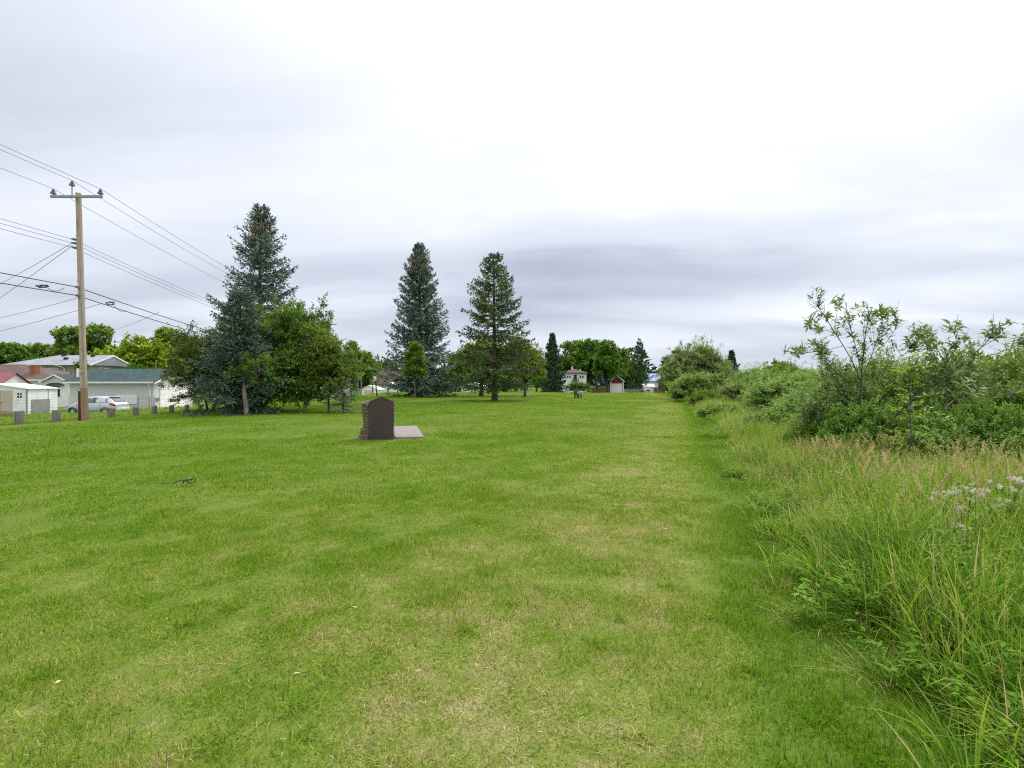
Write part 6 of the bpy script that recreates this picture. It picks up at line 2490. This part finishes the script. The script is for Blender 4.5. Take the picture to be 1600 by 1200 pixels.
mb.build('crossarm', M['metal_grey'], p3)
# lattice of steel poles further left
for u, vt, lab in ((559, 584, 'left of two blue grey steel poles behind the rightmost tree of the clump'), (564.5, 580, 'right of two blue grey steel poles behind the rightmost tree of the clump')):
    p = at(u, 104)
    o = thing('steel_pole', lab, 'pole', p)
    mb = MB(p)
    mb.tube([(p[0], p[1], p[2]-.2), (p[0], p[1], PZ(vt, 104))], [.12, .10], 8)
    mb.build('shaft', M['porcelain'], o, True)
    mb = MB(p)
    mb.tube([(p[0], p[1]-.3, PZ(vt+7, 104)), (p[0], p[1]-.3, PZ(vt+1, 104))], .24, 10)
    mb.build('transformer', M['porcelain'], o, True)
# leaning dark post with white box
p = at(589.5, 62)
q_ = (PX(586.3, 62), 62, PZ(593, 62))
o = thing('box_post', 'dark leaning post with a white box on top behind the monument', 'post', p)
mb = MB(p)
mb.bar((p[0], p[1], p[2]-.2), q_, .13, .13)
mb.build('shaft', M['wood_brown'], o)
mb = MB(p)
mb.box(q_[0]-.16, q_[0]+.16, 61.85, 62.15, q_[2]+.003, q_[2]+.36, .02)
mb.box(q_[0]-.2, q_[0]+.2, 61.8, 62.2, q_[2]-.16, q_[2]-.08)
mb.build('box', M['white_clean'], o)


def wire(pts_, sag, rad, name, label, mat='wire', extra=None):
    """wire spanning the given support points"""
    c = []
    for a, b_, s_ in zip(pts_[:-1], pts_[1:], sag):
        a, b_ = np.array(a, float), np.array(b_, float)
        t = np.linspace(0, 1, 25)[:, None]
        c.append((a*(1-t)+b_*t-np.array([0, 0, 1.0])*s_*4*t*(1-t))[(1 if len(c) else 0):])
    c = np.concatenate(c)
    o = thing(name, label, 'power line' if mat == 'wire' else 'cable', tuple(c[0]))
    mb = MB(tuple(c[0]))
    mb.tube(c, rad, 5)
    mb.build('conductor', M[mat], o, True)
    return o, c


yb = -18.0
for (x, y, z), lab, xn, u0 in ((ins[0], 'top power line over the left insulator of the utility pole', nx_-1.1, -.3), (ins[2], 'top power line over the middle pin of the utility pole', nx_, 0), (ins[1], 'top power line over the right insulator of the utility pole', nx_+1.1, 0)):
    wire([(x-.2, yb, z+.2), (x, y, z+.02), (xn, ny_-.2, 10.1 if u0 else 10.35)], (.35, .75), .0105, 'power_line', lab)
for k, (v, dx) in enumerate(((375, -.05), (381, 0), (388, .05))):
    z = PZ(v, 25)
    x = pole_at(z)-.24
    wire([(x-.25-.3*k, yb, z+.1), (x, py-.15, z), (nx_-.15, ny_-.15, 8.0-.28*k)], (.45, .75), .0105, 'power_line', ('upper', 'middle', 'lower')[k]+' of the three power lines bracketed below the crossarm')
for k, v in enumerate((450, 463)):
    z = PZ(v, 25)
    x = pole_at(z)
    wire([(x-.2, yb, z+.0-.2*k), (x, py-.27, z), (nx_-.1, ny_-.2, 5.2-.35*k)], (.35, .6), .022, 'telephone_cable',
         ('thick black telephone cable with coiled slack, upper of two', 'thick black telephone cable, lower of two')[k], 'cable')


# slack coils and drops on the upper telephone cable
def coil(u, v, Y, w, h, lab):
    c0 = np.array((PX(u, Y), Y, PZ(v, Y)))
    t = np.linspace(0, 1, 60)
    a = t*2*math.pi*3
    c = np.stack([c0[0]+np.cos(a)*w*(1-.15*t), c0[1]+.06*np.sin(a*1.3), c0[2]-.05+np.sin(a)*h*(1-.3*t)-.06*t], -1)
    o = thing('cable_coil', lab, 'cable', tuple(c0))
    mb = MB(tuple(c0))
    mb.tube(c, .018, 5)
    t = np.linspace(0, 1, 12)[:, None]
    e = c0+np.array([w*3.6, .1, -.12 if u < 132 else -.5])
    mb.tube(c[-1]*(1-t)+e*t-np.array([0, 0, .16])*4*t*(1-t), .012, 5)
    mb.build('loop', M['cable'], o, True)


coil(66, 444.5, 22.0, .24, .045, 'coiled slack of black cable left of the utility pole')
coil(172, 472, 28.0, .22, .08, 'coiled slack of black cable right of the utility pole')
# service drops
zk = PZ(381, 25)
sx = pole_at(zk)-.24
for (u, v, Y, lab, vs) in ((8, 436, 40, 'service wire sloping left from the pole bracket to the bungalow', 381), (-40, 500, 38, 'steeper service wire sloping left from the pole bracket toward the sheds', 385)):
    z = PZ(vs, 25)
    wire([(sx, py-.15, z), (PX(u-60, Y), Y, PZ(v+34, Y))], (.1,), .012, 'service_wire', lab)
for (u0, v0, u1, v1, Y1, lab) in ((133, 462, -60, 510, 34, 'thin service wire leaving the pole low toward the left edge'), (160, 474, -80, 536, 32, 'lowest thin service wire running down to the left edge'), ):
    wire([(PX(u0, 25.6), 25.6, PZ(v0, 25.6)), (PX(u1, Y1), Y1, PZ(v1, Y1))], (.08,), .011, 'service_wire', lab)
wire([(PX(250, 38), 38, PZ(487, 38)), (PX(165, 74), 74.4, PZ(517, 74))], (.2,), .014, 'service_wire', 'faint service wire down to the sage house gable')

# ------------------------------------------------------------------ brush pile
p = at(4, 36)
o = thing('brush_pile', 'heap of dry reddish brush in front of the garden shed doors', 'brush pile', p)
rb = np.random.default_rng(15)
n = 260
c0 = np.stack([rb.normal(0, .95, n), rb.normal(0, .5, n), np.abs(rb.normal(0.25, .22, n))], -1)
d = rdir(rb, n)*np.array([1, .8, .35])
ln = rb.uniform(.3, .8, n)[:, None, None]
t = np.linspace(-.5, .5, 3)[None, :, None]
V, F = tubes(c0[:, None]+d[:, None]*ln*t+np.array([0, 0, .06])*(t*2)**2*-1, np.full((n, 3), .016)*rb.uniform(.5, 1.5, (n, 1)), 3)
link('twigs', np_mesh('twigs', V, F, [M['twig']]), o)['kind'] = 'stuff'

# ------------------------------------------------------------------ monument
mx_, my_ = PX(596, 14.7), 14.7
mg = G(mx_, my_)
rot = R(13.5)
o = thing('monument', 'stone cairn monument backed by a dark brown house-shaped panel on a concrete plinth', 'monument', (mx_, my_, mg), rot)
mb = MB()
w = .345
mb.poly([(-w, 0, -.1), (w, 0, -.1), (w, 0, 1.08), (w*.55, 0, 1.15), (0.03, 0, 1.225), (-.03, 0, 1.225), (-w*.55, 0, 1.15), (-w, 0, 1.08)], (0, .045, 0))
mb.build('back_panel', M['panel_brown'], o)
mb = MB()
for a_, b_ in (((-w, 1.085), (0, 1.235)), ((w, 1.085), (0, 1.235))):
    mb.bar((a_[0], .0225, a_[1]), (b_[0], .0225, b_[1]), .052, .018, up=(0, 0, 1))
mb.build('panel_edge', M['wood_brown'], o)
rm = np.random.default_rng(44)
mb = MB()
lv = [(-.02, -.60, .30), (.28, -.56, .30), (.42, -.47, .31), (.70, -.50, .33), (.92, -.535, .33), (1.02, -.53, .33)]
vs, fs = [], []
for z, xa_, xb_ in lv:
    vs += [(xa_, .06, z), (xb_, .06, z), (xb_, .52, z), (xa_, .52, z)]
for i in range(len(lv)-1):
    for j in range(4):
        fs.append((i*4+j, i*4+(j+1) % 4, i*4+4+(j+1) % 4, i*4+4+j))
fs.append((20, 21, 22, 23))
mb.add(vs, fs)
core = mb.build('cairn', M['mortar_dark'], o)
import bmesh
bm = bmesh.new()
bmesh.ops.create_icosphere(bm, subdivisions=1, radius=1.0)
sv = np.array([v.co[:] for v in bm.verts])
sf = [tuple(v.index for v in f.verts) for f in bm.faces]
bm.free()
stones = []
for _ in range(5):
    m_ = MB()
    q = sv*(1+.18*rm.normal(size=(len(sv), 1)))
    m_.add([tuple(x) for x in q], sf)
    stones.append(m_)
smesh = []
zs_ = [q[0] for q in lv]
for z in np.arange(.03, 1.0, .085):
    xa_ = np.interp(z, zs_, [q[1] for q in lv])
    xb_ = np.interp(z, zs_, [q[2] for q in lv])
    spots = [(xa_, y) for y in np.arange(.09, .52, .10)]+[(xb_, y) for y in np.arange(.09, .52, .10)]+[(x, .05) for x in np.arange(xa_+.03, -.36, .09)]+[(x, .53) for x in np.arange(xa_+.05, xb_, .11)]
    for (x, y) in spots:
        k = rm.integers(0, 5)
        while len(smesh) <= k:
            tmp = stones[len(smesh)].build('stone', M['stone'], core)
            smesh.append(tmp.data)
            tmp.scale = (.05, .05, .04)
            tmp.location = (-.45, .3, .5)
        s_ = link('stone', smesh[k], core, (x+rm.normal(0, .008), y+rm.normal(0, .012), z+rm.normal(0, .012)))
        s_.scale = tuple(rm.uniform(.034, .050, 3)*np.array([.8, .8, .9]))
        s_.rotation_euler = tuple(rm.uniform(0, 6, 3))
mb = MB()
mb.box(-.56, -.42, .02, .30, 1.02, 1.075, .012)
mb.build('cap_stone', M['slab'], o)
mb = MB()
mb.box(-.44, -.36, -.0, .26, .985, 1.115, .012)
mb.box(-.41, .36, .10, .54, 1.022, 1.07, .012)
mb.build('cap_stone', M['slab'], o)
mb = MB()
mb.box(-.64, .36, .052, .62, -.2, .16, .02)
mb.build('plinth', M['slab_edge'], o)
p = thing('concrete_pad', 'flat concrete pad in the grass behind the brown monument', 'pad', (mx_, my_, mg), rot)
mb = MB()
mb.box(.385, 1.22, .12, 4.1, -.15, .055, .012)
mb.box(-.62, .384, .61, 4.1, -.15, .05, .012)
mb.build('slab', M['slab'], p)

# ------------------------------------------------------------------ bench
bx, by = PX(903, 57), 57
bg_ = G(bx, by)
o = thing('park_bench', 'dark slatted bench facing the valley, alone on the far lawn', 'bench', (bx, by, bg_), R(4))
for i in range(4):
    mb = MB()
    mb.obox((.10+i*.115-.16, 0, .46-.02*i*.3), (.05, 0, 0), (0, .8, 0), (0, 0, .022))
    mb.build('seat_slat', M['wood_bench'], o)
for i in range(4):
    z = .55+i*.115
    mb = MB()
    mb.obox((-.22-.03*i*1.2, 0, z), (.022, 0, 0), (0, .8, 0), (.0, 0, .05))
    mb.build('back_slat', M['wood_bench'], o)
for y in (-.72, .72):
    mb = MB()
    mb.bar((-.2, y, -.1), (-.2, y, .45), .12, .14)
    mb.bar((.22, y, -.1), (.22, y, .42), .10, .12)
    mb.bar((-.2, y, .40), (.33, y, .40), .08, .08)
    mb.bar((-.2, y, .40), (-.36, y, .98), .08, .12)
    mb.build('leg', M['wood_bench'], o)

# ------------------------------------------------------------------ staked tree guard
gx, gy = PX(818, 60), 60
gg = G(gx, gy)
o = thing('tree_guard', 'four wooden stakes around a young trunk right of the white spruce', 'tree guard', (gx, gy, gg))
for sx_, sy_ in ((-.6, -.5), (.6, -.5), (-.6, .5), (.6, .5)):
    mb = MB()
    mb.bar((sx_, sy_, -.1), (sx_*1.04, sy_, 1.25), .07, .07)
    mb.build('stake', M['wood_pale'], o)
mb = MB()
for z in (.5, .85, 1.15):
    for a_, b_ in (((-.6, -.5), (.6, -.5)), ((.6, -.5), (.6, .5)), ((.6, .5), (-.6, .5)), ((-.6, .5), (-.6, -.5))):
        mb.bar((*a_, z), (*b_, z), .02, .02)
mb.build('tie_wire', M['wood_brown'], o)
wood, leaf = broadleaf(55, [(0, 0, 2.3, .7, .7, .8), (0, 0, 3.1, .5, .5, .7)], 40, 5, 8, .3, .12, .07, 1.5, .05, .4, .4)
plant('young_tree', 'young tree inside the four-stake tree guard', 'tree', (gx, gy, gg), wood, leaf, M['bark_grey'], M['leaf_olive'])

# ------------------------------------------------------------------ black strap on the lawn
sx0, sy0 = PX(288, 8.05), 8.05
sg = G(sx0, sy0)
o = thing('twisted_strap', 'twisted black strap lying on the lawn left of the monument', 'strap', (sx0, sy0, sg))
mb = MB()
mb.tube([(-.14, -.04, .01), (-.11, 0, .055), (-.05, .02, .075), (.0, .0, .06), (.05, -.03, .075), (.10, .02, .095), (.13, .05, .09), (.15, .02, .06), (.12, -.04, .03), (.06, -.02, .05), (.0, .03, .08), (-.03, .05, .05)], .010, 6)
mb.tube([(-.02, -.02, .06), (.03, .03, .085), (.09, .04, .07)], .012, 6)
mb.tube([(.0, .0, .06), (-.005, -.04, .02)], .009, 5)
mb.tube([(-.30, -.05, .035), (-.22, -.06, .03), (-.14, -.04, .02)], .005, 4)
mb.v = [(a*1.1, b_*1.1, c_*.85+.03) for a, b_, c_ in mb.v]
mb.build('strap', M['cable'], o, True)
